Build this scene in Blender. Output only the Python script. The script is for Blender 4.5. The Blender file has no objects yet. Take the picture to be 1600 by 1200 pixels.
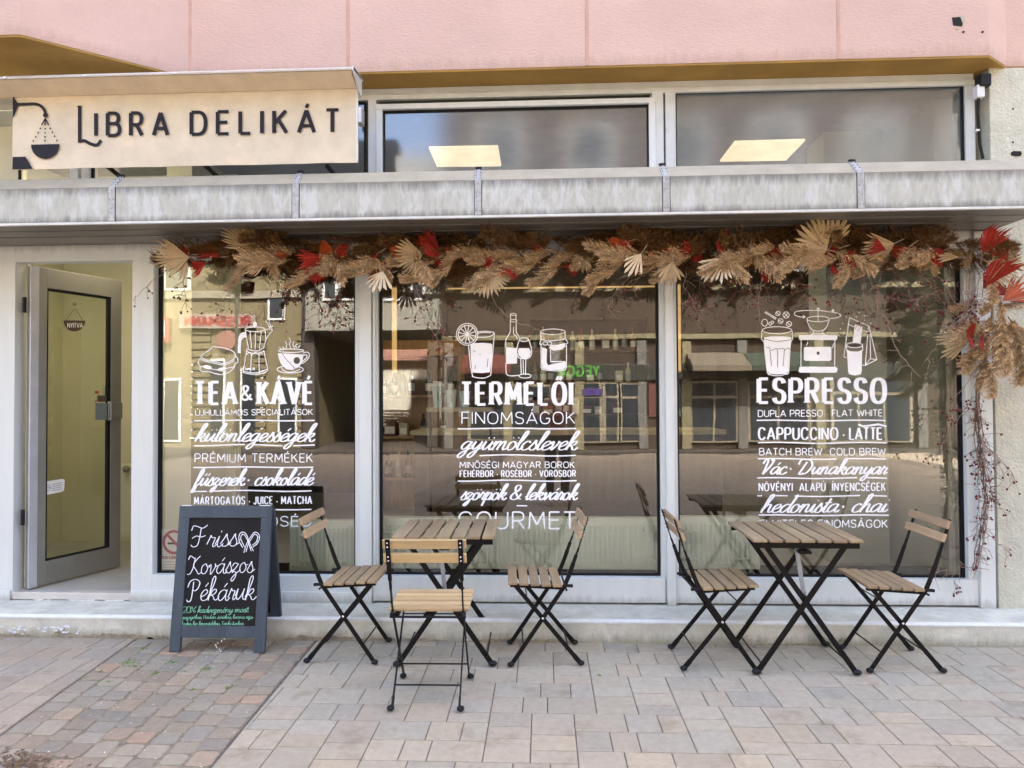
import bpy, bmesh, math, random
from mathutils import Vector, Matrix
random.seed(7)
PI = math.pi
S = bpy.context.scene
C = S.collection

# ---------------------------------------------------------------- camera, world, sun, exposure
FPX, PITCH, ROLL, YAW, EYE = 1100.0, .0198, -.0054, .0457, 1.438     # solved from the photograph (1600 px wide)
fw = Vector((-math.sin(YAW)*math.cos(PITCH), math.cos(YAW)*math.cos(PITCH), math.sin(PITCH)))
rt = Vector((math.cos(YAW), math.sin(YAW), 0)); upv = rt.cross(fw)
r2 = math.cos(ROLL)*rt + math.sin(ROLL)*upv; u2 = -math.sin(ROLL)*rt + math.cos(ROLL)*upv
EYEP = Vector((0, 0, EYE))
cam = bpy.data.cameras.new('camera'); camo = bpy.data.objects.new('camera', cam); C.objects.link(camo)
cam.sensor_width = 36; cam.lens = FPX/1600*36; cam.clip_start = .02; cam.clip_end = 600
M = Matrix((r2, u2, -fw)).transposed().to_4x4(); M.translation = EYEP; camo.matrix_world = M
S.camera = camo
SUN_EL, SUN_AZ = math.radians(47), math.radians(18)                   # sun stands behind the shop building
w = bpy.data.worlds.new('World'); S.world = w; w.use_nodes = True
nt = w.node_tree; sky = nt.nodes.new('ShaderNodeTexSky'); sky.sky_type = 'NISHITA'
sky.sun_disc = False; sky.sun_elevation = SUN_EL; sky.sun_rotation = SUN_AZ
sky.air_density = .8; sky.dust_density = 7.5; sky.ozone_density = 1
nt.links.new(sky.outputs[0], nt.nodes['Background'].inputs[0]); nt.nodes['Background'].inputs[1].default_value = .15
sd = bpy.data.lights.new('sun', 'SUN'); sd.energy = 2.6; sd.angle = math.radians(.5); sd.color = (1, .93, .82)
so = bpy.data.objects.new('sun', sd); C.objects.link(so)
sdir = Vector((math.sin(SUN_AZ)*math.cos(SUN_EL), math.cos(SUN_AZ)*math.cos(SUN_EL), math.sin(SUN_EL)))
so.rotation_euler = sdir.to_track_quat('Z', 'Y').to_euler()
S.view_settings.view_transform = 'Standard'; S.view_settings.look = 'None'; S.view_settings.gamma = 1
S.view_settings.exposure = 3.48

# ---------------------------------------------------------------- pixel of the photograph -> point on a real plane
def ray(x, y): return fw + r2*((x-800)/FPX) - u2*((y-600)/FPX)
def gy(x, y, Y):
    d = ray(x, y); return EYEP + d*(Y/d.y)
def gz(x, y, Z):
    d = ray(x, y); return EYEP + d*((Z-EYE)/d.z)
def X_(x, Y, y=600): return gy(x, y, Y).x
def plane_map(p0, n):
    p0 = Vector(p0); n = Vector(n).normalized()
    if n.dot(p0-EYEP) > 0: n = -n
    def f(x, y, lift=0):
        d = ray(x, y); t = n.dot(p0-EYEP)/n.dot(d); return EYEP + d*t + n*lift
    return f

# ---------------------------------------------------------------- materials
MATS = {}
def mat(name, col, rough=.6, metal=0, var=.12, scale=8, bump=.0, bscale=60, stretch=(1, 1, 1), attr=False, spec=.5, grime_shade=None, col2=None, emis=None, estr=0, speck=None, mscale=3):
    if name in MATS: return MATS[name]
    m = bpy.data.materials.new(name); m.use_nodes = True; MATS[name] = m
    t = m.node_tree; N = t.nodes; L = t.links; b = N['Principled BSDF']
    b.inputs['Roughness'].default_value = rough; b.inputs['Metallic'].default_value = metal
    b.inputs['Specular IOR Level'].default_value = spec
    tc = N.new('ShaderNodeTexCoord'); mp = N.new('ShaderNodeMapping'); mp.inputs['Scale'].default_value = stretch
    L.new(tc.outputs['Object'], mp.inputs[0])
    n1 = N.new('ShaderNodeTexNoise'); n1.inputs['Scale'].default_value = scale; n1.inputs['Detail'].default_value = 6; n1.inputs['Roughness'].default_value = .65
    L.new(mp.outputs[0], n1.inputs['Vector'])
    r = N.new('ShaderNodeValToRGB'); r.color_ramp.elements[0].position = .3; r.color_ramp.elements[1].position = .7
    c2 = col2 or tuple(min(1, c*(1+var)) for c in col); c1 = tuple(c*(1-var) for c in col)
    r.color_ramp.elements[0].color = (*c1, 1); r.color_ramp.elements[1].color = (*c2, 1)
    L.new(n1.outputs['Fac'], r.inputs[0]); out = r.outputs[0]
    if speck:                                            # second, larger blotches: (colour, threshold, scale)
        n3 = N.new('ShaderNodeTexNoise'); n3.inputs['Scale'].default_value = speck[2]; n3.inputs['Detail'].default_value = 8; n3.inputs['Roughness'].default_value = .7
        L.new(mp.outputs[0], n3.inputs['Vector'])
        r3 = N.new('ShaderNodeValToRGB'); r3.color_ramp.elements[0].position = speck[1]; r3.color_ramp.elements[1].position = min(1, speck[1]+.1)
        L.new(n3.outputs['Fac'], r3.inputs[0])
        mx = N.new('ShaderNodeMix'); mx.data_type = 'RGBA'; L.new(r3.outputs[0], mx.inputs[0]); L.new(out, mx.inputs[6]); mx.inputs[7].default_value = (*speck[0], 1); out = mx.outputs[2]
    if grime_shade:                                            # dirt along edges, plus shade painted on the frame head: (colour, [(z, reach), ...], amount)
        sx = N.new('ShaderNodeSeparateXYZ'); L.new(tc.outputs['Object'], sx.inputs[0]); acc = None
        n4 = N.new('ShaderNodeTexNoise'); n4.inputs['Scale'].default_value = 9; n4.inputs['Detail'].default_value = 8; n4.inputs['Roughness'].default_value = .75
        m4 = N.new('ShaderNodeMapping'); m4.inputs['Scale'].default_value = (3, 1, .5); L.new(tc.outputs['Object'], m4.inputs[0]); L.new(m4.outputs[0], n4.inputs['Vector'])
        for z_, rc in grime_shade[1]:
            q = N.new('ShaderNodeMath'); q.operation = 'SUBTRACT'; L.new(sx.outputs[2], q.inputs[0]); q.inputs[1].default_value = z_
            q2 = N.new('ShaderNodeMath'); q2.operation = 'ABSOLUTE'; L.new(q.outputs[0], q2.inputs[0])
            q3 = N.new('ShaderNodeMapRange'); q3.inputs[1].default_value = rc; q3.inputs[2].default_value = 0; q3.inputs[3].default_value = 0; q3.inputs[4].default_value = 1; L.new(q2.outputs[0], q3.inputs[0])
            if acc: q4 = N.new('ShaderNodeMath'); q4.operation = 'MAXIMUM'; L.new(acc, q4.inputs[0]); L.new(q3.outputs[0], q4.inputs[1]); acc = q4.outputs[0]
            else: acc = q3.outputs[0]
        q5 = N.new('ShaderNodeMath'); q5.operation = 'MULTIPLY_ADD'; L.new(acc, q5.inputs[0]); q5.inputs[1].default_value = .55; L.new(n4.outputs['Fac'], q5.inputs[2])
        q6 = N.new('ShaderNodeMapRange'); q6.inputs[1].default_value = .62; q6.inputs[2].default_value = .98; q6.inputs[3].default_value = 0; q6.inputs[4].default_value = grime_shade[2]; L.new(q5.outputs[0], q6.inputs[0])
        mx = N.new('ShaderNodeMix'); mx.data_type = 'RGBA'; L.new(q6.outputs[0], mx.inputs[0]); L.new(out, mx.inputs[6]); mx.inputs[7].default_value = (*grime_shade[0], 1); out = mx.outputs[2]
    if attr:
        a = N.new('ShaderNodeAttribute'); a.attribute_name = 'Col'
        mx = N.new('ShaderNodeMix'); mx.data_type = 'RGBA'; mx.blend_type = 'MULTIPLY'; mx.inputs[0].default_value = 1
        L.new(out, mx.inputs[6]); L.new(a.outputs[0], mx.inputs[7]); out = mx.outputs[2]
    L.new(out, b.inputs['Base Color'])
    if bump:
        n2 = N.new('ShaderNodeTexNoise'); n2.inputs['Scale'].default_value = bscale; n2.inputs['Detail'].default_value = 5
        L.new(mp.outputs[0], n2.inputs['Vector'])
        bp = N.new('ShaderNodeBump'); bp.inputs['Strength'].default_value = bump; bp.inputs['Distance'].default_value = .01
        L.new(n2.outputs['Fac'], bp.inputs['Height']); L.new(bp.outputs[0], b.inputs['Normal'])
    if emis: b.inputs['Emission Color'].default_value = (*emis, 1); b.inputs['Emission Strength'].default_value = estr
    return m
def glassmat(name, tint=(.93, .96, .94), refl=.13, dust=0):
    m = bpy.data.materials.new(name); m.use_nodes = True; t = m.node_tree; N = t.nodes; L = t.links
    for n in list(N):
        if n.type != 'OUTPUT_MATERIAL': N.remove(n)
    o = N['Material Output']; tr = N.new('ShaderNodeBsdfTransparent'); tr.inputs[0].default_value = (*tint, 1)
    gl = N.new('ShaderNodeBsdfGlossy'); gl.inputs['Roughness'].default_value = .0 if not dust else .11; gl.inputs[0].default_value = (.97, .98, 1, 1)
    lw = N.new('ShaderNodeFresnel'); lw.inputs[0].default_value = 1.5
    mr = N.new('ShaderNodeMapRange'); mr.inputs[1].default_value = .04; mr.inputs[2].default_value = 1; mr.inputs[3].default_value = refl; mr.inputs[4].default_value = 1
    L.new(lw.outputs[0], mr.inputs[0])
    tc = N.new('ShaderNodeTexCoord'); nz = N.new('ShaderNodeTexNoise'); nz.inputs['Scale'].default_value = 1.1
    bp = N.new('ShaderNodeBump'); bp.inputs['Strength'].default_value = .25; bp.inputs['Distance'].default_value = .004
    L.new(tc.outputs['Object'], nz.inputs['Vector']); L.new(nz.outputs['Fac'], bp.inputs['Height']); L.new(bp.outputs[0], gl.inputs['Normal'])
    mx = N.new('ShaderNodeMixShader'); L.new(mr.outputs[0], mx.inputs[0]); L.new(tr.outputs[0], mx.inputs[1]); L.new(gl.outputs[0], mx.inputs[2])
    last = mx.outputs[0]
    if dust:
        df = N.new('ShaderNodeBsdfDiffuse'); df.inputs[0].default_value = (.27, .37, .47, 1)  # dust film, its blue standing in for reflected sky
        n2 = N.new('ShaderNodeTexNoise'); n2.inputs['Scale'].default_value = 2.2; n2.inputs['Detail'].default_value = 8; n2.inputs['Roughness'].default_value = .6
        L.new(tc.outputs['Object'], n2.inputs['Vector'])
        m2 = N.new('ShaderNodeMapRange'); m2.inputs[1].default_value = .3; m2.inputs[2].default_value = .75; m2.inputs[3].default_value = dust*.4; m2.inputs[4].default_value = dust*1.5
        L.new(n2.outputs['Fac'], m2.inputs[0]); my = N.new('ShaderNodeMixShader'); L.new(m2.outputs[0], my.inputs[0]); L.new(last, my.inputs[1]); L.new(df.outputs[0], my.inputs[2]); last = my.outputs[0]
    L.new(last, o.inputs[0]); return m

PINK = mat('pink_plaster', (.58, .405, .34), .9, var=.07, scale=2.2, bump=.4, bscale=75, stretch=(.6, .6, 1.2), speck=((.565, .375, .275), .62, 1.3), grime_shade=((.40, .27, .20), [(3.47, .10)], .5))
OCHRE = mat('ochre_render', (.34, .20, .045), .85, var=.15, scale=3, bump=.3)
CANF = mat('weathered_zinc_face', (.43, .43, .375), .85, var=.14, scale=18, stretch=(2.2, 1, .7), bump=.25, bscale=40, speck=((.52, .53, .50), .50, 5), grime_shade=((.16, .155, .135), [(2.46, .06), (2.675, .085)], .8))
CANT = mat('weathered_zinc_top', (.37, .325, .235), .7, var=.14, scale=6, bump=.2, bscale=40)
CANS = mat('grey_soffit_metal', (.15, .135, .115), .35, var=.16, scale=2, stretch=(.25, 4, 4))  # darkened to carry the low light under the canopy
ZINC = mat('zinc_strip', (.38, .38, .37), .45, metal=.1, var=.25, scale=30)
FRAME = mat('white_painted_aluminium', (.64, .665, .645), .42, var=.05, scale=3, stretch=(4, 4, .4), speck=((.52, .50, .47), .70, 6), grime_shade=((.30, .28, .24), [(.14, .07), (2.46, .06)], .6))  # dirt at the foot; the dark head is painted canopy shade
FRAMED = mat('grubby_white_aluminium', (.57, .59, .57), .45, var=.10, scale=6, speck=((.42, .38, .34), .64, 5))
GASK = mat('black_gasket', (.006, .006, .007), .6, spec=.25)
STEP = mat('step_concrete', (.56, .55, .47), .85, var=.20, scale=7, bump=.5, bscale=45, speck=((.62, .61, .54), .60, 9), grime_shade=((.26, .24, .17), [(.0, .075)], .75))
PILL = mat('rough_concrete_render', (.54, .53, .43), .95, var=.12, scale=12, bump=1.0, bscale=55, speck=((.64, .63, .56), .58, 20))
PAVE = mat('paving_stone', (.93, .93, .92), .85, var=.13, scale=26, bump=.35, bscale=110, attr=True, speck=((.74, .71, .67), .55, 4.5))
SAND = mat('joint_sand', (.15, .125, .105), .95, var=.3, scale=40)
COBB = mat('cobble_stone', (1, 1, 1), .85, var=.2, scale=24, bump=.5, bscale=80, attr=True)
SOIL = mat('cobble_joint_soil', (.22, .18, .12), .95, var=.4, scale=25, speck=((.10, .13, .04), .60, 4))
WOODG = mat('weathered_acacia', (.275, .195, .110), .6, var=.3, scale=14, stretch=(1, .12, 1), attr=True)
WOODX = mat('weathered_acacia_back', (.31, .215, .125), .6, var=.3, scale=14, stretch=(1, .12, 1), attr=True)
WOODL = mat('fresh_acacia', (.49, .345, .18), .55, var=.22, scale=13, stretch=(1, .10, 1), attr=True)
BLK = mat('black_powder_coat', (.0055, .0045, .0045), .5, var=.2, spec=.22)
BLKP = mat('black_plastic', (.010, .010, .011), .6, spec=.25)
STEEL = mat('bare_steel', (.30, .34, .42), .3, metal=.8)
CHROME = mat('rivet_steel', (.75, .75, .75), .25, metal=.9)
BOARDW = mat('blue_grey_stained_wood', (.050, .064, .082), .7, var=.25, scale=9, stretch=(1, 1, .2), bump=.2)
SLATE = mat('chalkboard_black', (.010, .009, .009), .7, spec=.25, var=.3, scale=6)
CHW = mat('white_chalk_paint', (.80, .82, .88), .8, var=.08, scale=30)
CHG = mat('green_chalk_paint', (.22, .55, .36), .8, var=.25, scale=60)
VIN = mat('white_vinyl', (.93, .94, .96), .4, var=.02)
VIND = mat('dark_vinyl', (.06, .045, .035), .5)
FABR = mat('beige_canvas', (.62, .54, .405), .85, var=.13, scale=4.5, bump=.08, bscale=200, speck=((.74, .60, .42), .55, 2.2))
SIGNK = mat('charcoal_sign_paint', (.020, .018, .024), .7, spec=.2)
ALU = mat('brushed_aluminium', (.62, .60, .58), .35, metal=.4, var=.08)
HOODU = mat('tan_hood_underside', (.66, .54, .38), .6, var=.1)
DOORM = mat('grey_door_aluminium', (.25, .245, .215), .4, var=.1, scale=4, metal=.2)
DOORE = mat('door_edge_aluminium', (.50, .51, .54), .35, metal=.3)
IWALL = mat('pale_green_interior_paint', (.66, .65, .51), .8, var=.05, scale=3)
IWALL2 = mat('grey_green_interior_paint', (.40, .43, .38), .8, var=.05, scale=3)
IDARK = mat('dark_brown_panelling', (.05, .032, .016), .5, var=.35, scale=5, stretch=(3, 3, .3))
IFLOOR = mat('interior_tile', (.38, .37, .33), .35, var=.12, scale=3)
IWOOD = mat('honey_shelf_wood', (.34, .19, .07), .5, var=.3, scale=8, stretch=(4, 4, .4))
RADI = mat('enamel_radiator', (.80, .88, .84), .35, var=.03)
BRASS = mat('brass_tube', (.75, .50, .16), .25, metal=.9)
BRASSL = mat('lit_brass_tube', (.8, .6, .25), .3, emis=(1, .58, .22), estr=.05)
PANEL = mat('lit_ceiling_panel', (.9, .85, .7), .5, emis=(1, .80, .48), estr=.10)
PANELH = mat('added_fill_panel', (.9, .85, .7), .5, emis=(1, .84, .58), estr=1.0)  # glow of the added, unseen interior panels
CEIL = mat('ceiling_paint', (.17, .18, .19), .9)
GLASS = glassmat('window_glass', refl=.135)
GLASSU = glassmat('dusty_window_glass', refl=.17, dust=.15)
GLASSD = glassmat('door_glass', tint=(.90, .93, .82), refl=.09)
PAMP = mat('pampas_fibre', (.46, .33, .19), .9, var=.15, scale=20, attr=True, spec=.1)
PAMP_SHADE = mat('shaded_brown_fibre', (.25, .135, .055), .9, var=.2, scale=20, attr=True, spec=.1)  # upper plumes: brown, with the canopy's shade put into the colour
PALMB = mat('dried_palm_cream', (.38, .28, .155), .7, var=.12, scale=10, attr=True, spec=.2)
PALMW = mat('bleached_palm', (.66, .54, .37), .6, var=.06, scale=10, spec=.2)
REDL = mat('red_palm_leaf', (.27, .017, .006), .6, var=.25, scale=12, attr=True, spec=.3)
ORGL = mat('orange_palm_leaf', (.32, .062, .012), .6, var=.2, scale=12, attr=True, spec=.3)
TWIG = mat('dry_twig', (.33, .24, .18), .8, var=.3, scale=30)
TWIGD = mat('dark_twig', (.13, .075, .05), .8, var=.3, scale=30)
BERRY = mat('rose_hip', (.13, .008, .010), .35, var=.3, scale=20)
SKIN = mat('skin', (.62, .38, .28), .6, var=.04)
PAPER = mat('paper_white', (.78, .78, .76), .6, var=.02)
REDP = mat('red_print', (.42, .06, .06), .6)
GREYP = mat('grey_print', (.30, .31, .34), .6)
CREAM = mat('cream_stucco', (.185, .155, .085), .9, var=.12, scale=1.5, bump=.3)
TERRA = mat('brown_stucco', (.042, .028, .018), .9, var=.15, scale=1.5)
DARKW = mat('dark_window_glass', (.03, .035, .04), .12)
ASPH = mat('street_surface', (.048, .040, .031), .85, var=.45, scale=2.2, bump=1.0, bscale=5, speck=((.085, .072, .055), .52, 6))
WEEDG = mat('weed_green', (.13, .24, .04), .7, var=.4, scale=40)
LEAFG = mat('shrub_leaf', (.05, .085, .03), .6, var=.4, scale=8)

# ---------------------------------------------------------------- mesh helpers
class MB:
    def __init__(s): s.v = []; s.f = []; s.mi = []; s.ms = []; s.c = []; s.col = None; s.cur = None
    def use(s, m):
        if m not in s.ms: s.ms.append(m)
        s.cur = s.ms.index(m); return s
    def face(s, idx):
        s.f.append(idx); s.mi.append(s.cur or 0); s.c.append(s.col or (1, 1, 1))
    def add(s, vs, fs):
        o = len(s.v); s.v += [tuple(v) for v in vs]
        for f in fs: s.face([o+i for i in f])
    def box(s, a, b):
        x0, y0, z0 = a; x1, y1, z1 = b
        if x0 > x1: x0, x1 = x1, x0
        if y0 > y1: y0, y1 = y1, y0
        if z0 > z1: z0, z1 = z1, z0
        s.add([(x0, y0, z0), (x1, y0, z0), (x1, y1, z0), (x0, y1, z0), (x0, y0, z1), (x1, y0, z1), (x1, y1, z1), (x0, y1, z1)],
              [(0, 3, 2, 1), (4, 5, 6, 7), (0, 1, 5, 4), (1, 2, 6, 5), (2, 3, 7, 6), (3, 0, 4, 7)]); return s
    def bbox(s, a, b, e=.004):                            # box with chamfered edges
        a = Vector(a); b = Vector(b)
        lo = Vector(map(min, a, b)); hi = Vector(map(max, a, b)); e = min(e, min(hi-lo)*.45)
        bm = bmesh.new(); bmesh.ops.create_cube(bm, size=1)
        for v in bm.verts: v.co = Vector(((lo[i]+hi[i])/2+v.co[i]*(hi[i]-lo[i]) for i in range(3)))
        bmesh.ops.bevel(bm, geom=bm.edges[:], offset=e, segments=2, affect='EDGES', profile=.6)
        bm.verts.index_update(); s.add([v.co.copy() for v in bm.verts], [[v.index for v in f.verts] for f in bm.faces]); bm.free(); return s
    def bar(s, p, q, wd, th, up=(0, 0, 1), e=0):          # rectangular bar from p to q: wd across, th along 'up'
        p = Vector(p); q = Vector(q); d = (q-p); L = d.length; d.normalize(); up = Vector(up)
        if abs(d.dot(up.normalized())) > .98: up = Vector((0, 1, 0)) if abs(d.y) < .9 else Vector((1, 0, 0))
        sx = d.cross(up).normalized(); uz = sx.cross(d).normalized()
        t = MB(); t.cur = 0
        (t.bbox((-wd/2, 0, -th/2), (wd/2, L, th/2), e) if e else t.box((-wd/2, 0, -th/2), (wd/2, L, th/2)))
        s.add([p + sx*v[0] + d*v[1] + uz*v[2] for v in t.v], t.f); return s
    def tube(s, pts, r, n=6, cap=True):
        pts = [Vector(p) for p in pts]; rs = r if isinstance(r, (list, tuple)) else [r]*len(pts)
        o = len(s.v); N = len(pts); ref = None
        for i, p in enumerate(pts):
            d = (pts[min(i+1, N-1)]-pts[max(i-1, 0)]).normalized()
            if ref is None: ref = Vector((0, 0, 1)) if abs(d.z) < .9 else Vector((1, 0, 0))
            a = d.cross(ref).normalized(); b = a.cross(d).normalized(); ref = b
            for k in range(n):
                t = 2*PI*k/n; s.v.append(tuple(p + (a*math.cos(t)+b*math.sin(t))*rs[i]))
        for i in range(N-1):
            for k in range(n): s.face([o+i*n+k, o+i*n+(k+1) % n, o+(i+1)*n+(k+1) % n, o+(i+1)*n+k])
        if cap and n > 2: s.face([o+k for k in range(n)][::-1]); s.face([o+(N-1)*n+k for k in range(n)])
        return s
    def lathe(s, base, prof, n=20, axis='Z'):             # prof: (radius, height)
        o = len(s.v); base = Vector(base)
        for r, h in prof:
            for k in range(n):
                t = 2*PI*k/n; s.v.append(tuple(base+Vector((r*math.cos(t), r*math.sin(t), h))))
        for i in range(len(prof)-1):
            for k in range(n): s.face([o+i*n+k, o+i*n+(k+1) % n, o+(i+1)*n+(k+1) % n, o+(i+1)*n+k])
        s.face([o+k for k in range(n)][::-1]); s.face([o+(len(prof)-1)*n+k for k in range(n)]); return s
    def ball(s, c, r, sq=(1, 1, 1), n=8, m=5):
        c = Vector(c); o = len(s.v); s.v.append(tuple(c+Vector((0, 0, r*sq[2]))))
        for i in range(1, m):
            for k in range(n):
                a = PI*i/m; t = 2*PI*k/n; s.v.append(tuple(c+Vector((r*sq[0]*math.sin(a)*math.cos(t), r*sq[1]*math.sin(a)*math.sin(t), r*sq[2]*math.cos(a)))))
        s.v.append(tuple(c-Vector((0, 0, r*sq[2])))); e = len(s.v)-1
        for k in range(n):
            s.face([o, o+1+k, o+1+(k+1) % n]); s.face([e, e-n+(k+1) % n, e-n+k])
        for i in range(m-2):
            for k in range(n): s.face([o+1+i*n+k, o+1+(i+1)*n+k, o+1+(i+1)*n+(k+1) % n, o+1+i*n+(k+1) % n])
        return s
    def prism(s, poly, y0, y1, plane='XZ'):
        def P(a, b, y): return (a, y, b) if plane == 'XZ' else ((a, b, y) if plane == 'XY' else (y, a, b))
        n = len(poly); s.add([P(a, b, y0) for a, b in poly]+[P(a, b, y1) for a, b in poly],
            [list(range(n))[::-1], list(range(n, 2*n))]+[[i, (i+1) % n, n+(i+1) % n, n+i] for i in range(n)]); return s
    def build(s, name, m=None, parent=None, smooth=False, loc=None):
        me = bpy.data.meshes.new(name); me.from_pydata(s.v, [], s.f)
        ms = s.ms or [m]
        for q in ms: me.materials.append(q)
        me.polygons.foreach_set('material_index', s.mi)
        if any(c != (1, 1, 1) for c in s.c) or any(q.node_tree.nodes.get('Attribute') for q in ms):
            ca = me.color_attributes.new('Col', 'FLOAT_COLOR', 'CORNER'); buf = []
            for p, c in zip(me.polygons, s.c): buf += [c[0], c[1], c[2], 1]*p.loop_total
            ca.data.foreach_set('color', buf)
        bm = bmesh.new(); bm.from_mesh(me); bmesh.ops.recalc_face_normals(bm, faces=bm.faces[:]) if not getattr(s, 'keepn', False) else None; bm.to_mesh(me); bm.free()
        if smooth: me.polygons.foreach_set('use_smooth', [True]*len(me.polygons))
        o = bpy.data.objects.new(name, me); C.objects.link(o)
        if parent: o.parent = parent
        if loc: o.location = loc
        return o
def empty(name, loc=(0, 0, 0), rz=0, parent=None):
    o = bpy.data.objects.new(name, None); C.objects.link(o); o.location = loc; o.rotation_euler.z = rz
    if parent: o.parent = parent
    o.empty_display_size = .1; return o
def tag(o, label=None, cat=None, group=None, kind=None):
    if label: o['label'] = label
    if cat: o['category'] = cat
    if group: o['group'] = group
    if kind: o['kind'] = kind
    return o
def children(o): return [c for c in bpy.data.objects if c.parent == o]
def copy_tree(o, parent=None):
    c = o.copy(); C.objects.link(c)
    if parent: c.parent = parent
    for ch in children(o): copy_tree(ch, c)
    return c

# ---------------------------------------------------------------- lettering: strokes turned into flat ribbons
CAPS = {
'A': (.74, "0,0 .37,1 .74,0;.13,.3 .61,.3"), 'B': (.62, "0,0 0,1 .3,1 q.58,1 .58,.76 q.58,.53 .3,.53 .02,.53;.3,.53 q.64,.53 .64,.27 q.64,0 .3,0 .02,0"),
'C': (.66, ".64,.78 q.58,1 .35,1 q0,1 0,.5 q0,0 .35,0 q.58,0 .64,.22"), 'D': (.68, ".02,0 .3,0 q.68,0 .68,.5 q.68,1 .3,1 0,1 0,0"),
'E': (.5, ".52,1 0,1 0,0 .52,0;0,.52 .46,.52"), 'F': (.5, ".52,1 0,1 0,0;0,.5 .44,.5"),
'G': (.68, ".64,.8 q.58,1 .35,1 q0,1 0,.5 q0,0 .35,0 q.68,0 .68,.46 .40,.46"), 'H': (.62, "0,0 0,1;.62,0 .62,1;0,.5 .62,.5"),
'I': (.0, "0,0 0,1"), 'J': (.4, ".4,1 .4,.28 q.4,0 .2,0 q.02,0 0,.2"), 'K': (.6, "0,0 0,1;.56,1 .04,.45;.2,.6 .6,0"),
'L': (.46, "0,1 0,0 .48,0"), 'M': (.8, "0,0 .05,1 .4,.25 .75,1 .8,0"), 'N': (.64, "0,0 0,1 .64,0 .64,1"),
'O': (.72, ".36,1 q0,1 0,.5 q0,0 .36,0 q.72,0 .72,.5 q.72,1 .36,1"), 'P': (.56, "0,0 0,1 .28,1 q.58,1 .58,.72 q.58,.44 .28,.44 .02,.44"),
'R': (.6, "0,0 0,1 .28,1 q.57,1 .57,.73 q.57,.47 .28,.47 .02,.47;.3,.47 .6,0"), 'S': (.56, ".54,.82 q.5,1 .28,1 q.02,1 .02,.76 q.02,.56 .28,.51 q.56,.45 .56,.25 q.56,0 .28,0 q.04,0 0,.2"),
'T': (.58, "0,1 .58,1;.29,1 .29,0"), 'U': (.62, "0,1 0,.35 q0,0 .31,0 q.62,0 .62,.35 .62,1"), 'V': (.7, "0,1 .35,0 .7,1"), 'W': (1.0, "0,1 .25,0 .5,.85 .75,0 1,1"),
'Y': (.64, "0,1 .32,.48 .64,1;.32,.48 .32,0"), 'X': (.6, "0,0 .6,1;0,1 .6,0"), 'Z': (.56, "0,1 .56,1 0,0 .56,0"), ' ': (.3, ""), '·': (.1, ".05,.46 .05,.54"), '-': (.3, "0,.5 .3,.5"),
'&': (.74, ".74,.06 .6,.06 q.3,.4 .2,.62 q.06,.98 .3,1 q.52,.98 .44,.72 q.36,.58 .16,.46 q-.06,.2 .12,.06 q.34,-.08 .56,.2 .64,.42"),
'C2': (0, ""), '0': (.5, ".25,1 q0,1 0,.5 q0,0 .25,0 q.5,0 .5,.5 q.5,1 .25,1"), '2': (.5, "0,.8 q.05,1 .25,1 q.5,1 .48,.7 q.4,.4 0,0 .5,0"), '%': (.7, ".0,0 .7,1;.15,.95 q0,.95 .02,.8 q.05,.6 .2,.65 q.3,.8 .15,.95;.55,.35 q.4,.35 .42,.2 q.5,0 .6,.05 q.7,.25 .55,.35"),
',': (.12, ".08,.06 .02,-.14"), ':': (.1, ".05,.05 .05,.1;.05,.4 .05,.45"),
}
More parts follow.
